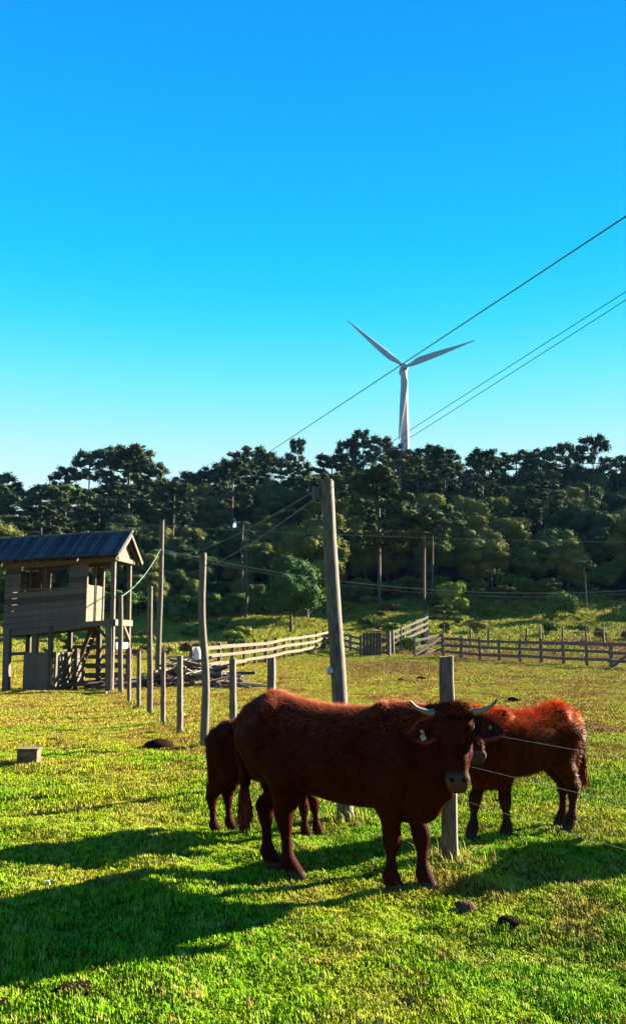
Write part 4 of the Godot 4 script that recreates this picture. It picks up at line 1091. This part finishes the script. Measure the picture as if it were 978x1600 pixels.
# ---------------------------------------------------------------- trees
func crown(seed_: int, size: Vector3, cy: float, lumps: int, leaves: int, ls: float, c0: Color, c1: Color, cone := 0.0) -> Geo:
	var q := RandomNumberGenerator.new(); q.seed = seed_
	var g := Geo.new()
	var cs := []; var rs := []
	for i in lumps:
		var d := Vector3(q.randf_range(-1, 1), q.randf_range(-0.55, 1), q.randf_range(-1, 1)).normalized() * pow(q.randf(), 0.33)
		var shrink := 1.0 - cone * (d.y * 0.5 + 0.5)
		cs.append(Vector3(d.x * size.x * 0.74 * shrink, cy + d.y * size.y * 0.74, d.z * size.z * 0.74 * shrink))
		rs.append(size.x * q.randf_range(0.26, 0.44) * (1.0 - 0.45 * cone * (d.y * 0.5 + 0.5)))
	for i in lumps:
		var k := q.randf()
		var tone := c0.lerp(c1, k)
		g.col = tone
		g.ball(cs[i], Vector3(1, 0.8, 1) * rs[i] * 0.80, 5, 7, 0.12, q)
		for j in leaves:
			var d := Vector3(q.randfn(), q.randfn(), q.randfn()).normalized()
			var p: Vector3 = cs[i] + d * rs[i] * q.randf_range(0.78, 1.12) * Vector3(1, 0.8, 1)
			var hid := false
			for m in lumps:
				if m != i and p.distance_to(cs[m]) < rs[m] * 0.62: hid = true; break
			if hid: continue
			var nn := (d + Vector3(q.randfn(), q.randfn() + 0.2, q.randfn()) * 0.5).normalized()
			var b := q.randf_range(0.75, 1.25)
			g.col = Color(tone.r * b, tone.g * b, tone.b * b)
			g.leaf(p, nn, Vector3(q.randfn(), q.randfn(), q.randfn()), ls * q.randf_range(0.7, 1.3), ls * q.randf_range(0.45, 0.8))
	return g

func leafy_tree(called: String, label: String, group: String, seed_: int, h: float, w: float, bare: float, m: Material, lumps := 22, leaves := 230, ls := 0.30, cone := 0.0, c0 := Color(0.045, 0.062, 0.018), c1 := Color(0.085, 0.095, 0.028)) -> Node3D:
	var q := RandomNumberGenerator.new(); q.seed = seed_
	var root := thing(called, label, "tree", Vector3.ZERO, 0.0, group)
	var tr := Geo.new()
	var top := h * 0.8
	tr.tube([Vector3(0, -1.5, 0), Vector3(q.randf_range(-0.1, 0.1), bare * 0.6, 0.0), Vector3(q.randf_range(-0.3, 0.3), bare, q.randf_range(-0.2, 0.2)), Vector3(q.randf_range(-0.4, 0.4), top, 0)], [h * 0.026, h * 0.022, h * 0.018, h * 0.006], 7)
	for i in 6:
		var a := TAU * i / 6 + q.randf()
		var y := lerpf(bare * 0.8, h * 0.7, q.randf())
		var e := Vector3(cos(a) * w * 0.36, y + h * 0.16, sin(a) * w * 0.36)
		tr.tube([Vector3(0, y, 0), Vector3(e.x * 0.5, y + h * 0.05, e.z * 0.5), e], [h * 0.010, h * 0.007, h * 0.003], 5)
	part("trunk", tr, M.bark, root)
	var ch := h - bare
	part("crown", crown(seed_ + 1, Vector3(w * 0.5, ch * 0.56, w * 0.5), bare + ch * 0.47, lumps, leaves, ls, c0, c1, cone), m, root)
	return root

func needle_ball(g: Geo, q: RandomNumberGenerator, at: Vector3, r: float, count: int, tone: Color, flat := 0.75) -> void:
	for j in count:
		var d := Vector3(q.randfn(), q.randfn() * flat + 0.15, q.randfn()).normalized()
		if j == 0:
			g.col = tone
			g.ball(at, Vector3(1, flat, 1) * r * 0.62, 4, 6, 0.15, q)
		var b := q.randf_range(0.7, 1.3)
		g.col = Color(tone.r * b, tone.g * b, tone.b * b)
		var nn := (d * 0.5 + Vector3(q.randfn(), q.randfn() + 0.4, q.randfn()) * 0.6).normalized()
		g.leaf(at + d * r * q.randf_range(0.35, 1.0) * Vector3(1, flat, 1), nn, d, r * 0.55, r * 0.24)

func araucaria(called: String, label: String, group: String, seed_: int, h: float, rad: float, whorls: int, bare: float, m: Material, tuft := 0.62, per := 34) -> Node3D:
	var q := RandomNumberGenerator.new(); q.seed = seed_
	var root := thing(called, label, "tree", Vector3.ZERO, 0.0, group)
	var tr := Geo.new()
	var lean := Vector3(q.randf_range(-0.25, 0.25), 0, q.randf_range(-0.2, 0.2))
	tr.tube([Vector3(0, -1.5, 0), lean * 0.3 + Vector3(0, h * 0.3, 0), lean * 0.7 + Vector3(0, h * 0.65, 0), lean + Vector3(0, h * 0.97, 0)], [h * 0.014, h * 0.012, h * 0.010, h * 0.005], 8)
	var cr := Geo.new()
	for w in whorls:
		var t := float(w) / maxi(whorls - 1, 1)
		var y := lerpf(bare, h * 0.95, t)
		var reach := rad * (0.72 + 0.28 * sin(PI * (0.25 + 0.6 * t))) * (1.0 if t < 0.8 else 0.72)
		var nb := 7 if t < 0.85 else 5
		for i in nb:
			if q.randf() < 0.13 + 0.25 * (1.0 - t) * float(whorls > 3): continue
			var a := TAU * (i + q.randf_range(-0.25, 0.25)) / nb + w * 0.6
			var r := reach * q.randf_range(0.75, 1.1)
			var rise := lerpf(0.28, 0.42, t) * r * q.randf_range(0.7, 1.2)
			var o := lean * (y / h) + Vector3(0, y, 0)
			var dr := Vector3(cos(a), 0, sin(a))
			var e := o + dr * r + Vector3(0, minf(rise, h * 1.01 - y), 0)
			cr.col = Color(0.05, 0.04, 0.03)
			cr.tube([o, o + dr * r * 0.55 + Vector3(0, rise * 0.12, 0), e], [h * 0.0055, h * 0.004, h * 0.003], 4)
			var tone := Color(0.036, 0.052, 0.022).lerp(Color(0.07, 0.078, 0.032), q.randf())
			needle_ball(cr, q, e, tuft * q.randf_range(0.8, 1.25), per, tone)
			for k in 3:
				var pk := o.lerp(e, q.randf_range(0.55, 0.9)) + Vector3(q.randf_range(-0.4, 0.4), q.randf_range(0.0, 0.25), q.randf_range(-0.4, 0.4)) * rad * 0.4
				if t > 0.45 or k == 0: needle_ball(cr, q, pk, tuft * q.randf_range(0.55, 0.95), per / 2, tone)
	needle_ball(cr, q, lean + Vector3(0, h * 0.97, 0), tuft * 1.1, per, Color(0.05, 0.065, 0.026))
	part("trunk", tr, M.pale_bark, root)
	part("crown", cr, m, root)
	return root

func forest() -> void:
	var q := RandomNumberGenerator.new(); q.seed = 99
	# prototypes; each then stands as the first of its kind
	var broad: Array[Node3D] = []
	for i in 7:
		var m: Material = [M.leaf, M.leaf_dark, M.leaf_olive][i % 3]
		var c0 := [Color(0.040, 0.058, 0.018), Color(0.032, 0.048, 0.020), Color(0.075, 0.085, 0.026)][i % 3] as Color
		var c1 := [Color(0.080, 0.095, 0.028), Color(0.058, 0.075, 0.028), Color(0.125, 0.125, 0.036)][i % 3] as Color
		broad.append(leafy_tree("broadleaf_tree", "", "", 200 + i * 7, 7.0 + 0.6 * (i % 3), 6.0 + 0.5 * (i % 2), 0.7 + 0.3 * (i % 3), m, 30, 300, 0.24, 0.0, c0, c1))
	var pines: Array[Node3D] = []
	for i in 5:
		pines.append(araucaria("araucaria_tree", "", "", 300 + i * 3, 12.0, [2.7, 3.1, 2.3, 3.4, 2.6][i], [4, 3, 5, 3, 6][i], [7.6, 9.0, 7.0, 9.4, 5.5][i], M.leaf_dark if i % 2 == 0 else M.leaf, 0.78, 60))
	var used := {}
	var put := func(src: Node3D, at: Vector3, turn: float, sc: Vector3, label: String, group: String, base: String) -> void:
		if used.has(src):
			copy(src, at, turn, sc, label, group, base)
		else:
			used[src] = true
			src.position = at; src.rotation.y = turn; src.scale = sc
			src.set_meta("label", label); src.set_meta("group", group)
	# named trees along the skyline: x at 150 m, top height, width factor, prototype, label
	var sky := [
		[-55.0, 30.0, 1.2, 1, "flat topped araucaria on the skyline at the picture's edge beside the hut"],
		[-51.5, 27.5, 1.1, 3, "low wide araucaria on the skyline above the hut's roof"],
		[-44.0, 31.5, 1.15, 0, "slim araucaria with bare lower branches, outermost of the skyline trio above the hut"],
		[-39.5, 34.2, 1.25, 1, "tall flat crowned araucaria, middle one of the skyline trio above the hut"],
		[-33.5, 35.2, 1.5, 3, "widest flat crowned araucaria, topmost of the skyline trio above the hut"],
		[-29.0, 32.5, 1.3, 1, "broad araucaria on the skyline stepping down from the trio above the hut"],
		[-20.5, 30.5, 1.3, 3, "low spreading araucaria in the skyline's dip beyond the slim pole"],
		[-15.5, 32.3, 1.3, 1, "spreading araucaria on the skyline before the double crowned pair"],
		[-11.0, 34.8, 1.25, 3, "taller araucaria of the close skyline pair with dense double crown"],
		[-8.5, 33.8, 1.1, 1, "lower araucaria of the close skyline pair with dense double crown"],
		[-5.5, 32.6, 1.3, 3, "flat araucaria just under the lone round headed one"],
		[-2.7, 36.6, 0.95, 2, "lone round headed araucaria on a bare trunk above the skyline"],
		[6.2, 36.2, 0.95, 2, "outermost of the three tall araucarias beside the wind turbine"],
		[9.0, 38.0, 1.05, 0, "tallest of the three araucarias beside the wind turbine"],
		[12.3, 36.8, 1.1, 1, "araucaria nearest the wind turbine's tower"],
		[15.8, 34.4, 1.2, 3, "low araucaria at the foot of the wind turbine's tower"],
		[19.0, 33.4, 1.3, 1, "wide araucaria on the skyline just past the turbine's foot"],
		[23.5, 32.2, 1.2, 3, "wide araucaria on the skyline before the notch of sky"],
		[31.5, 33.2, 1.35, 1, "dense araucaria on the skyline just past the notch of sky"],
		[36.0, 34.2, 1.3, 3, "flat topped araucaria between the notch and the lone tall one"],
		[40.5, 34.6, 1.3, 1, "flat topped araucaria next before the lone tall one"],
		[44.5, 35.2, 1.2, 3, "dense araucaria close under the lone tall one"],
		[49.8, 37.0, 1.15, 0, "lone tall araucaria standing above the skyline near the picture's edge"],
		[54.0, 33.4, 1.2, 1, "low araucaria at the picture's edge beyond the lone tall one"],
		[58.5, 33.0, 1.3, 3, "araucaria at the end of the skyline past the lone tall one"]]
	for s in sky:
		var z := -150.0 + q.randf_range(-3, 3)
		var x: float = s[0] * -z / 155.0
		var y := gh(x, z)
		var k: float = (s[1] * -z / 155.0 + (1.6 - 1.6 * -z / 155.0) - y) / 12.0
		put.call(pines[s[3]], Vector3(x, y, z), q.randf() * TAU, Vector3(s[2] * 0.86, k, s[2] * 0.86), s[4], "araucarias along the skyline", "araucaria_tree")
	# the wood itself, in rows up the slope
	var beneath := func(x: float, d: float) -> String:
		var k := x / d
		return "above the hut's roof" if k < -0.26 else "behind the slim far pole" if k < -0.15 else "above the pale rail fence" if k < -0.06 else "under the lone round headed araucaria" if k < 0.0 else "beside the tall leaning pole" if k < 0.07 else "below the wind turbine" if k < 0.14 else "below the skyline's notch" if k < 0.22 else "above the long rail fence" if k < 0.28 else "below the lone tall araucaria"
	var spots: Array[Vector3] = []
	var tries := 0
	while spots.size() < 268 and tries < 16000:
		tries += 1
		var d := lerpf(86.0, 150.0, pow(q.randf(), 0.85))
		var x := q.randf_range(-0.43, 0.43) * d
		var edge := 91.0 + 5.0 * sm(2, 22, x) + 2.5 * sin(x * 0.21) - 6.0 * sm(-2, -14, x)
		if d < edge: continue
		var ok := true
		var scrub := x / d > -0.20 and x / d < 0.0 and d < 136.0
		var gap := lerpf(3.0, 4.6, (d - 86.0) / 64.0) * (0.8 if scrub else 1.0)
		for s in spots:
			if Vector2(s.x - x, s.z + d).length() < gap: ok = false; break
		if ok: spots.append(Vector3(x, 0, -d))
	for s in spots:
		var d := -s.z
		var where: String = "along the wood's lower edge" if d < 102 else "halfway up the wooded slope" if d < 126 else "high on the wooded slope"
		var t := gh(s.x, s.z)
		var low: bool = s.x / d > -0.20 and s.x / d < 0.0 and d < 136.0
		if q.randf() < (0.04 if low else 0.13) and d > 104:
			var k := q.randf_range(0.72, 1.02)
			put.call(pines[[0, 1, 3, 4, 4][q.randi() % 5]], Vector3(s.x, t, s.z), q.randf() * TAU, Vector3(1.0 + 0.3 * q.randf(), k, 1.0 + 0.3 * q.randf()), "umbrella crowned araucaria %s %s" % [where, beneath.call(s.x, d)], "araucarias within the wood", "araucaria_tree")
		else:
			var i := q.randi() % 7
			if d < 112 and q.randf() < 0.4: i = [2, 5][q.randi() % 2]
			var k := q.randf_range(0.62, 1.05) * (1.0 + 0.2 * sm(120, 150, d))
			if low: k *= 0.62
			var w := q.randf_range(0.85, 1.25)
			put.call(broad[i], Vector3(s.x, t, s.z), q.randf() * TAU, Vector3(k * w, k, k * w), "%s%s leafy tree %s %s" % ["low " if low else "", ["rounded green", "dark green", "olive green"][i % 3], where, beneath.call(s.x, d)], "leafy trees of the wooded hill", "broadleaf_tree")
	# leafy trees crowding the ridge, their tops making the even part of the skyline
	var canopy := [[-0.36, 25.2], [-0.30, 25.4], [-0.25, 27.5], [-0.21, 30.2], [-0.165, 29.4], [-0.135, 29.8], [-0.10, 30.2], [-0.03, 31.0], [0.02, 31.4], [0.08, 32.4], [0.115, 32.2], [0.15, 30.2], [0.178, 26.6], [0.20, 30.2], [0.26, 31.4], [0.34, 30.4], [0.40, 29.5]]
	var ka := -0.385
	while ka < 0.385:
		var d := 152.0 + q.randf_range(-3, 4)
		var top := 0.0
		for i in canopy.size() - 1:
			if ka >= canopy[i][0] and ka <= canopy[i + 1][0]: top = lerpf(canopy[i][1], canopy[i + 1][1], (ka - canopy[i][0]) / (canopy[i + 1][0] - canopy[i][0]))
		if top == 0.0: top = 26.0
		top = 2.4 + (top - 1.6) * d / 155.0 + 1.6 * sm(0.17, 0.24, ka) + q.randf_range(-0.9, 0.5)
		var i := [0, 1, 3, 4, 6][q.randi() % 5] as int
		var y := gh(ka * d, -d)
		var k := clampf((top - y) / (7.2 + 0.6 * (i % 3)), 0.4, 2.0)
		put.call(broad[i], Vector3(ka * d, y, -d), q.randf() * TAU, Vector3(1.0, k, 1.0) * Vector3(q.randf_range(0.8, 1.05), 1, q.randf_range(0.8, 1.05)), "%s leafy tree crowding the ridge %s" % [["rounded green", "dark green", "olive green"][i % 3], beneath.call(ka * d, d)], "leafy trees of the wooded hill", "broadleaf_tree")
		ka += q.randf_range(0.022, 0.032)
	# the wood goes on past both sides of the view
	var wt: Array[Transform3D] = []; var wc: Array[Color] = []
	for i in 260:
		var d := q.randf_range(92.0, 160.0)
		var x := d * q.randf_range(0.45, 1.0) * (-1.0 if i % 2 == 0 else 1.0)
		var k := q.randf_range(0.8, 1.25)
		wt.append(Transform3D(Basis(Vector3.UP, q.randf() * TAU).scaled(Vector3(k, k, k)), Vector3(x, gh(x, -d), -d)))
		var b := q.randf_range(0.7, 1.2)
		wc.append(Color(b, b, b))
	multi("wood", (broad[0].get_node("crown") as MeshInstance3D).mesh, wt, wc, M.leaf, self, "dense mass of leafy trees carrying the wood on past the view")
	# single trees at the wood's foot
	var dense := leafy_tree("dense_tree", "dense dark green tree shaped like a drop, nearest the pale rail fence", "", 411, 7.4, 6.6, 0.9, M.leaf, 40, 330, 0.22, 0.55, Color(0.030, 0.060, 0.020), Color(0.052, 0.085, 0.026))
	dense.position = gp(-1.9, -76.0)
	var olive := leafy_tree("broadleaf_tree", "tall olive leafy tree right behind the drop shaped dense tree", "", 415, 9.5, 7.5, 1.5, M.leaf_olive, 30, 260, 0.28, 0.2, Color(0.07, 0.085, 0.026), Color(0.12, 0.13, 0.04))
	olive.position = gp(-0.6, -84.0)
	var umb: Array[Node3D] = []
	for i in 3:
		umb.append(araucaria("young_araucaria", "", "young araucarias before the wood", 500 + i, 4.4, [1.05, 1.25, 0.9][i], [2, 2, 3][i], [3.9, 3.5, 2.9][i], M.leaf_olive, 0.36, 46))
	var young := [[17.8, -88.0, 4.3, 0, "tallest slim umbrella shaped young araucaria on the clearing's far edge"], [18.9, -87.5, 2.9, 0, "short umbrella shaped young araucaria next to the tallest slim one"], [16.2, -87.8, 3.5, 2, "young araucaria with tiered crown before the tallest slim one"], [15.3, -87.0, 3.2, 1, "bushy young araucaria between the round bush and the tiered one"], [27.0, -88.0, 4.6, 0, "lone slim young araucaria standing near the picture's edge"], [28.6, -83.5, 2.2, 1, "low flat young araucaria on the grass near the picture's edge"], [23.4, -88.5, 3.2, 2, "young araucaria rising just behind the large round bush"], [9.6, -66.5, 2.9, 2, "dark young araucaria right behind the long fence's end post"], [13.4, -86.0, 2.8, 1, "young araucaria at the clearing's edge beside the round bush"]]
	for y in young:
		var k: float = y[2] / 4.4
		put.call(umb[y[3]], gp(y[0], y[1]), q.randf() * TAU, Vector3(1.0, k, 1.0) * (1.0 if k > 0.6 else 0.85), y[4], "young araucarias before the wood", "young_araucaria")
	# two thin bare trunks and two big araucarias that show their stems
	for s in [[-6.9, -86.0, 9.0, "thin bare pale trunk, outer of the pair left of the drop shaped tree"], [-6.3, -84.0, 9.6, "thin bare pale trunk with twig stubs beside the drop shaped tree"]]:
		var st := Geo.new(); st.tube([Vector3(0, -0.5, 0), Vector3(0.1, 3, 0), Vector3(-0.05, s[2] * 0.7, 0), Vector3(0.1, s[2], 0)], [0.15, 0.13, 0.10, 0.05], 7)
		for i in 7:
			var y: float = s[2] * (0.45 + 0.07 * i); var a := i * 2.3
			st.tube([Vector3(0, y, 0), Vector3(cos(a) * 0.6, y + 0.25, sin(a) * 0.6)], [0.035, 0.012], 4)
		var tt := solo("bare_trunk", st, M.pale_bark, s[3], "tree", "", gp(s[0], s[1]))
	copy(pines[4], gp(6.7, -90.0), 0.6, Vector3(1.25, 1.12, 1.25), "large araucaria with stepped bare branches above the board gate", "", "araucaria_tree")
	copy(pines[1], gp(10.9, -88.0), 1.6, Vector3(1.15, 0.78, 1.15), "twin stemmed looking araucaria at the wood's foot above the chute", "", "araucaria_tree")
	copy(pines[3], gp(12.2, -91.0), 2.6, Vector3(1.0, 0.80, 1.0), "slender araucaria next to the one above the chute", "", "araucaria_tree")
	copy(pines[4], Vector3(-27.0, gh(-27, -128), -128), 1.0, Vector3(1.6, 1.25, 1.6), "massive sunlit araucaria bulging forward below the skyline trio", "", "araucaria_tree")
	# bushes
	var bush: Array[Node3D] = []
	for i in 4:
		var b := leafy_tree("bush", "", "", 600 + i * 5, 1.5, 1.9, 0.1, [M.leaf_olive, M.leaf, M.leaf_olive, M.leaf][i], 14, 190, 0.12, 0.0, [Color(0.09, 0.13, 0.025), Color(0.05, 0.08, 0.02), Color(0.13, 0.14, 0.03), Color(0.09, 0.055, 0.03)][i], [Color(0.15, 0.19, 0.035), Color(0.08, 0.12, 0.03), Color(0.20, 0.20, 0.05), Color(0.16, 0.09, 0.045)][i])
		b.set_meta("category", "bush"); bush.append(b)
	put.call(bush[1], gp(23.3, -84.0), 0.0, Vector3(1.9, 2.2, 1.9), "large round dark bush standing alone on the clearing", "", "bush")
	put.call(bush[0], gp(13.3, -84.5), 0.5, Vector3(1.7, 2.4, 1.7), "tall rounded olive bush at the clearing's end above the rail gate", "", "bush")
	for i in 44:
		var x := -34.0 + i * 1.65 + q.randf_range(-0.6, 0.6)
		if x > 15.5 and x < 25.0 and q.randf() < 0.6: continue
		var d := 90.5 + 5.0 * sm(2, 22, x) + 2.5 * sin(x * 0.21) - 6.0 * sm(-2, -14, x) + q.randf_range(-0.6, 1.6)
		var k := q.randf_range(1.0, 1.9)
		put.call(bush[1], gp(x, -d), q.randf() * TAU, Vector3(k * q.randf_range(1.0, 1.3), k, k * q.randf_range(1.0, 1.3)), "dark shrub filling the wood's lower edge %s" % beneath.call(x, d), "dark shrubs at the wood's edge", "bush")
	for i in 120:
		var d := lerpf(52.0, 92.0, pow(q.randf(), 0.9))
		var x := q.randf_range(-0.40, 0.40) * d
		if d < 60 and x > -1: continue
		if d < 68 and x > 3 and q.randf() < 0.7: continue
		if x > 8 and d > 66 and q.randf() < 0.62: continue
		var k := q.randf_range(0.35, 0.85)
		var j := q.randi() % 4
		var place: String = "on the grassy strip before the wood" if x > 3 else "in the scrub behind the pale rail fence" if x > -7 else "in the scrub behind the stilt hut"
		put.call(bush[j], gp(x, -d), q.randf() * TAU, Vector3(k * q.randf_range(1, 1.5), k, k * q.randf_range(1, 1.5)), "low %s bush %s %s" % [["bright green", "dark green", "yellow green", "reddish brown"][j], place, "close to the fences" if d < 66 else "in its middle" if d < 78 else "close to the trees"], "low bushes before the wood", "bush")

# ---------------------------------------------------------------- wind turbine
func turbine() -> void:
	var hub := Vector3(44.85, 134.2, -420.0)
	var base := gp(44.85, -424.0)
	var t := thing("wind_turbine", "white three bladed wind turbine rising behind the wooded hill", "wind turbine", base)
	var g := Geo.new()
	var H := hub.y - base.y
	var pts := []; var rd := []
	for i in 9:
		var k := i / 8.0
		pts.append(Vector3(0, (H - 1.6) * k, 0)); rd.append(lerpf(3.1, 1.55, pow(k, 0.8)))
	g.tube(pts, rd, 28)
	part("tower", g, M.turbine, t)
	var c := Vector3(0, H, 0)
	var nc := Geo.new(); nc.tube([c + Vector3(0, 0, 2.0), c + Vector3(0, 0, 1.7), c + Vector3(0, 0.1, -1), c + Vector3(0, 0.2, -6), c + Vector3(0, 0.2, -8), c + Vector3(0, 0.2, -8.4)], [1.2, 1.75, 2.0, 1.9, 1.5, 0.9], 18)
	part("nacelle", nc, M.turbine, t)
	var hb := Geo.new(); hb.ball(c + Vector3(0, 0, 3.6), Vector3(1.9, 1.9, 2.0), 10, 16)
	part("hub", hb, M.turbine, t)
	for a in [140.0, 20.5, 264.5]:
		var bl := Geo.new()
		var n := 22
		for i in n + 1:
			var s := float(i) / n
			var r := 1.2 + 35.5 * s
			var ch := lerpf(1.5, 3.3, sm(0.02, 0.2, s)) * (1.0 - sm(0.2, 1.15, s) * 0.93)
			var th := ch * lerpf(1.0, 0.16, sm(0.0, 0.2, s)) * 0.5
			var tw := deg_to_rad(lerpf(16, 1, sqrt(s)))
			for j in 12:
				var b := TAU * j / 12
				var x := cos(b) * ch * 0.5 + ch * 0.18 * sm(0.03, 0.2, s)
				var z := sin(b) * th
				var p := Vector3(r, x * cos(tw) - z * sin(tw), z * cos(tw) + x * sin(tw) + 1.6 * s * s)
				var nn := Vector3(0, cos(b) / maxf(ch, 0.1), sin(b) / maxf(th, 0.05)).normalized()
				bl.vert(p, nn.rotated(Vector3.RIGHT, tw))
		for i in n:
			for j in 12:
				var p0 := i * 12 + j; var p1 := i * 12 + (j + 1) % 12
				bl.face(p0, p1, p1 + 12); bl.face(p0, p1 + 12, p0 + 12)
		var m := part("blade", bl, M.turbine, t)
		m.position = c + Vector3(0, 0, 3.6); m.rotation.z = deg_to_rad(a)

# ---------------------------------------------------------------- clear morning air: colour by height above the horizon only
func clear_sky() -> PanoramaSkyMaterial:
	var stops := [[0.0, Color8(212, 250, 255)], [9.4, Color8(220, 251, 253)], [12.3, Color8(184, 248, 253)], [16.2, Color8(120, 240, 255)], [20.4, Color8(54, 220, 255)], [24.3, Color8(18, 200, 255)], [31.6, Color8(10, 175, 255)], [38.2, Color8(8, 157, 255)], [60.0, Color8(24, 120, 240)], [90.0, Color8(20, 98, 222)]]
	var im := Image.create(128, 512, false, Image.FORMAT_RGBF)
	for y in 512:
		var e := 90.0 - (y + 0.5) / 512.0 * 180.0
		var c := Color(0.16, 0.2, 0.1)
		if e >= 0.0:
			for i in stops.size() - 1:
				if e >= stops[i][0] and e <= stops[i + 1][0]:
					var t: float = (e - stops[i][0]) / (stops[i + 1][0] - stops[i][0])
					c = (stops[i][1] as Color).lerp(stops[i + 1][1], t).srgb_to_linear()
		for x in 128:
			# low air is whiter towards the sun, as in any clear morning sky
			var off := absf(wrapf((x + 0.5) / 128.0 * 360.0 - 180.0 - 62.0, -180.0, 180.0))
			var glow := (1.0 - smoothstep(0.0, 95.0, off)) * exp(-maxf(e, 0.0) / 13.0) * 1.5 if e >= 0.0 else 0.0
			im.set_pixel(x, y, c.lerp(Color(0.93, 0.99, 1.0), clampf(glow, 0, 0.9)))
	var m := PanoramaSkyMaterial.new(); m.panorama = ImageTexture.create_from_image(im)
	return m

# ---------------------------------------------------------------- the scene
func _ready() -> void:
	var cam := Camera3D.new(); cam.name = "camera"; add_child(cam)
	cam.fov = 60.0; cam.near = 0.05; cam.far = 4000.0
	cam.position = Vector3(0, 1.6, 0); cam.rotation_degrees.x = 8.213
	cam.current = true
	var env := Environment.new()
	var sky := Sky.new(); sky.sky_material = clear_sky()
	env.background_mode = Environment.BG_SKY; env.sky = sky
	env.tonemap_mode = Environment.TONE_MAPPER_LINEAR
	env.background_energy_multiplier = 0.115
	env.tonemap_exposure = 8.7
	env.fog_enabled = true; env.fog_density = 0.00005; env.fog_light_color = Color(0.50, 0.72, 1.0)
	env.sdfgi_enabled = true; env.ssao_enabled = true; env.ssil_enabled = true
	var we := WorldEnvironment.new(); we.name = "world_environment"; we.environment = env; add_child(we)
	var az := deg_to_rad(62.0); var el := deg_to_rad(23.0)
	var sun := DirectionalLight3D.new(); sun.name = "sun"; add_child(sun)
	sun.light_energy = 1.6; sun.light_color = Color(1.0, 0.94, 0.82); sun.light_angular_distance = 0.5; sun.shadow_enabled = true
	var towards := Vector3(sin(az) * cos(el), sin(el), -cos(az) * cos(el))
	sun.look_at_from_position(towards * 100.0, Vector3.ZERO)

	N.seed = 8; N.frequency = 0.01; N.fractal_octaves = 2; N.noise_type = FastNoiseLite.TYPE_SIMPLEX
	make_materials()
	ground_sheet()
	hut()
	corral()
	turbine()
	forest()
	wire_fence()
	herd()
	small_things()
	# turf
	scatter("grass", tuft_mesh(16, 0.045, 0.028, 0.0040, 1), 44000, 2.4, 8.5, 0.4, 1.55, "short bright grazed grass of the near pasture", 301)
	scatter("grass", tuft_mesh(20, 0.075, 0.029, 0.0050, 2), 60000, 8.3, 17.0, 0.3, 1.7, "short grass of the middle pasture", 302)
	scatter("grass", tuft_mesh(22, 0.16, 0.030, 0.0070, 3), 76000, 16.5, 34.0, 0.25, 1.6, "dry short grass of the yard", 303)
	scatter("grass", tuft_mesh(22, 0.30, 0.045, 0.013, 4), 84000, 33.0, 62.0, 0.25, 1.8, "rough grass towards the rail fences", 304)
	scatter("grass", tuft_mesh(20, 0.45, 0.14, 0.028, 5), 36000, 60.0, 96.0, 0.2, 1.9, "tall rough grass before the wood", 305)
	var wm := tuft_mesh(14, 0.07, 0.11, 0.0050, 9)
	var wt: Array[Transform3D] = []; var wc: Array[Color] = []
	var q := RandomNumberGenerator.new(); q.seed = 404
	var feet := [[0.99, -6.7], [0.29, -8.17], [-0.44, -9.78], [-1.01, -11.55], [-1.65, -13.86], [-2.26, -15.52], [-2.8, -17.0], [-3.46, -19.25], [-4.0, -20.81], [-4.64, -22.86], [-5.71, -26.86]]
	for f in feet:
		for i in 34:
			var p := gp(f[0] + q.randfn() * 0.13, f[1] + q.randfn() * 0.13)
			wt.append(Transform3D(Basis(Vector3.UP, q.randf() * TAU).scaled(Vector3(1, q.randf_range(0.4, 1.3), 1)), p))
			wc.append(Color(0.19, 0.25, 0.02).lerp(Color(0.36, 0.29, 0.09), q.randf()))
	for i in 900:
		var d := lerpf(8.0, 40.0, q.randf() * q.randf())
		var x := q.randf_range(-0.45, 0.45) * d
		if N.get_noise_2d(x * 40.0 + 500, -d * 40.0) < 0.05: continue
		wt.append(Transform3D(Basis(Vector3.UP, q.randf() * TAU).scaled(Vector3(1.2, q.randf_range(0.3, 0.7), 1.2)), gp(x, -d)))
		wc.append(Color(0.13, 0.23, 0.015).lerp(Color(0.33, 0.26, 0.07), q.randf() * q.randf()))
	multi("weeds", wm, wt, wc, M.blade, self, "taller weeds and dry grass at the feet of the fence posts")
	print("built ", Time.get_ticks_msec(), " ms")
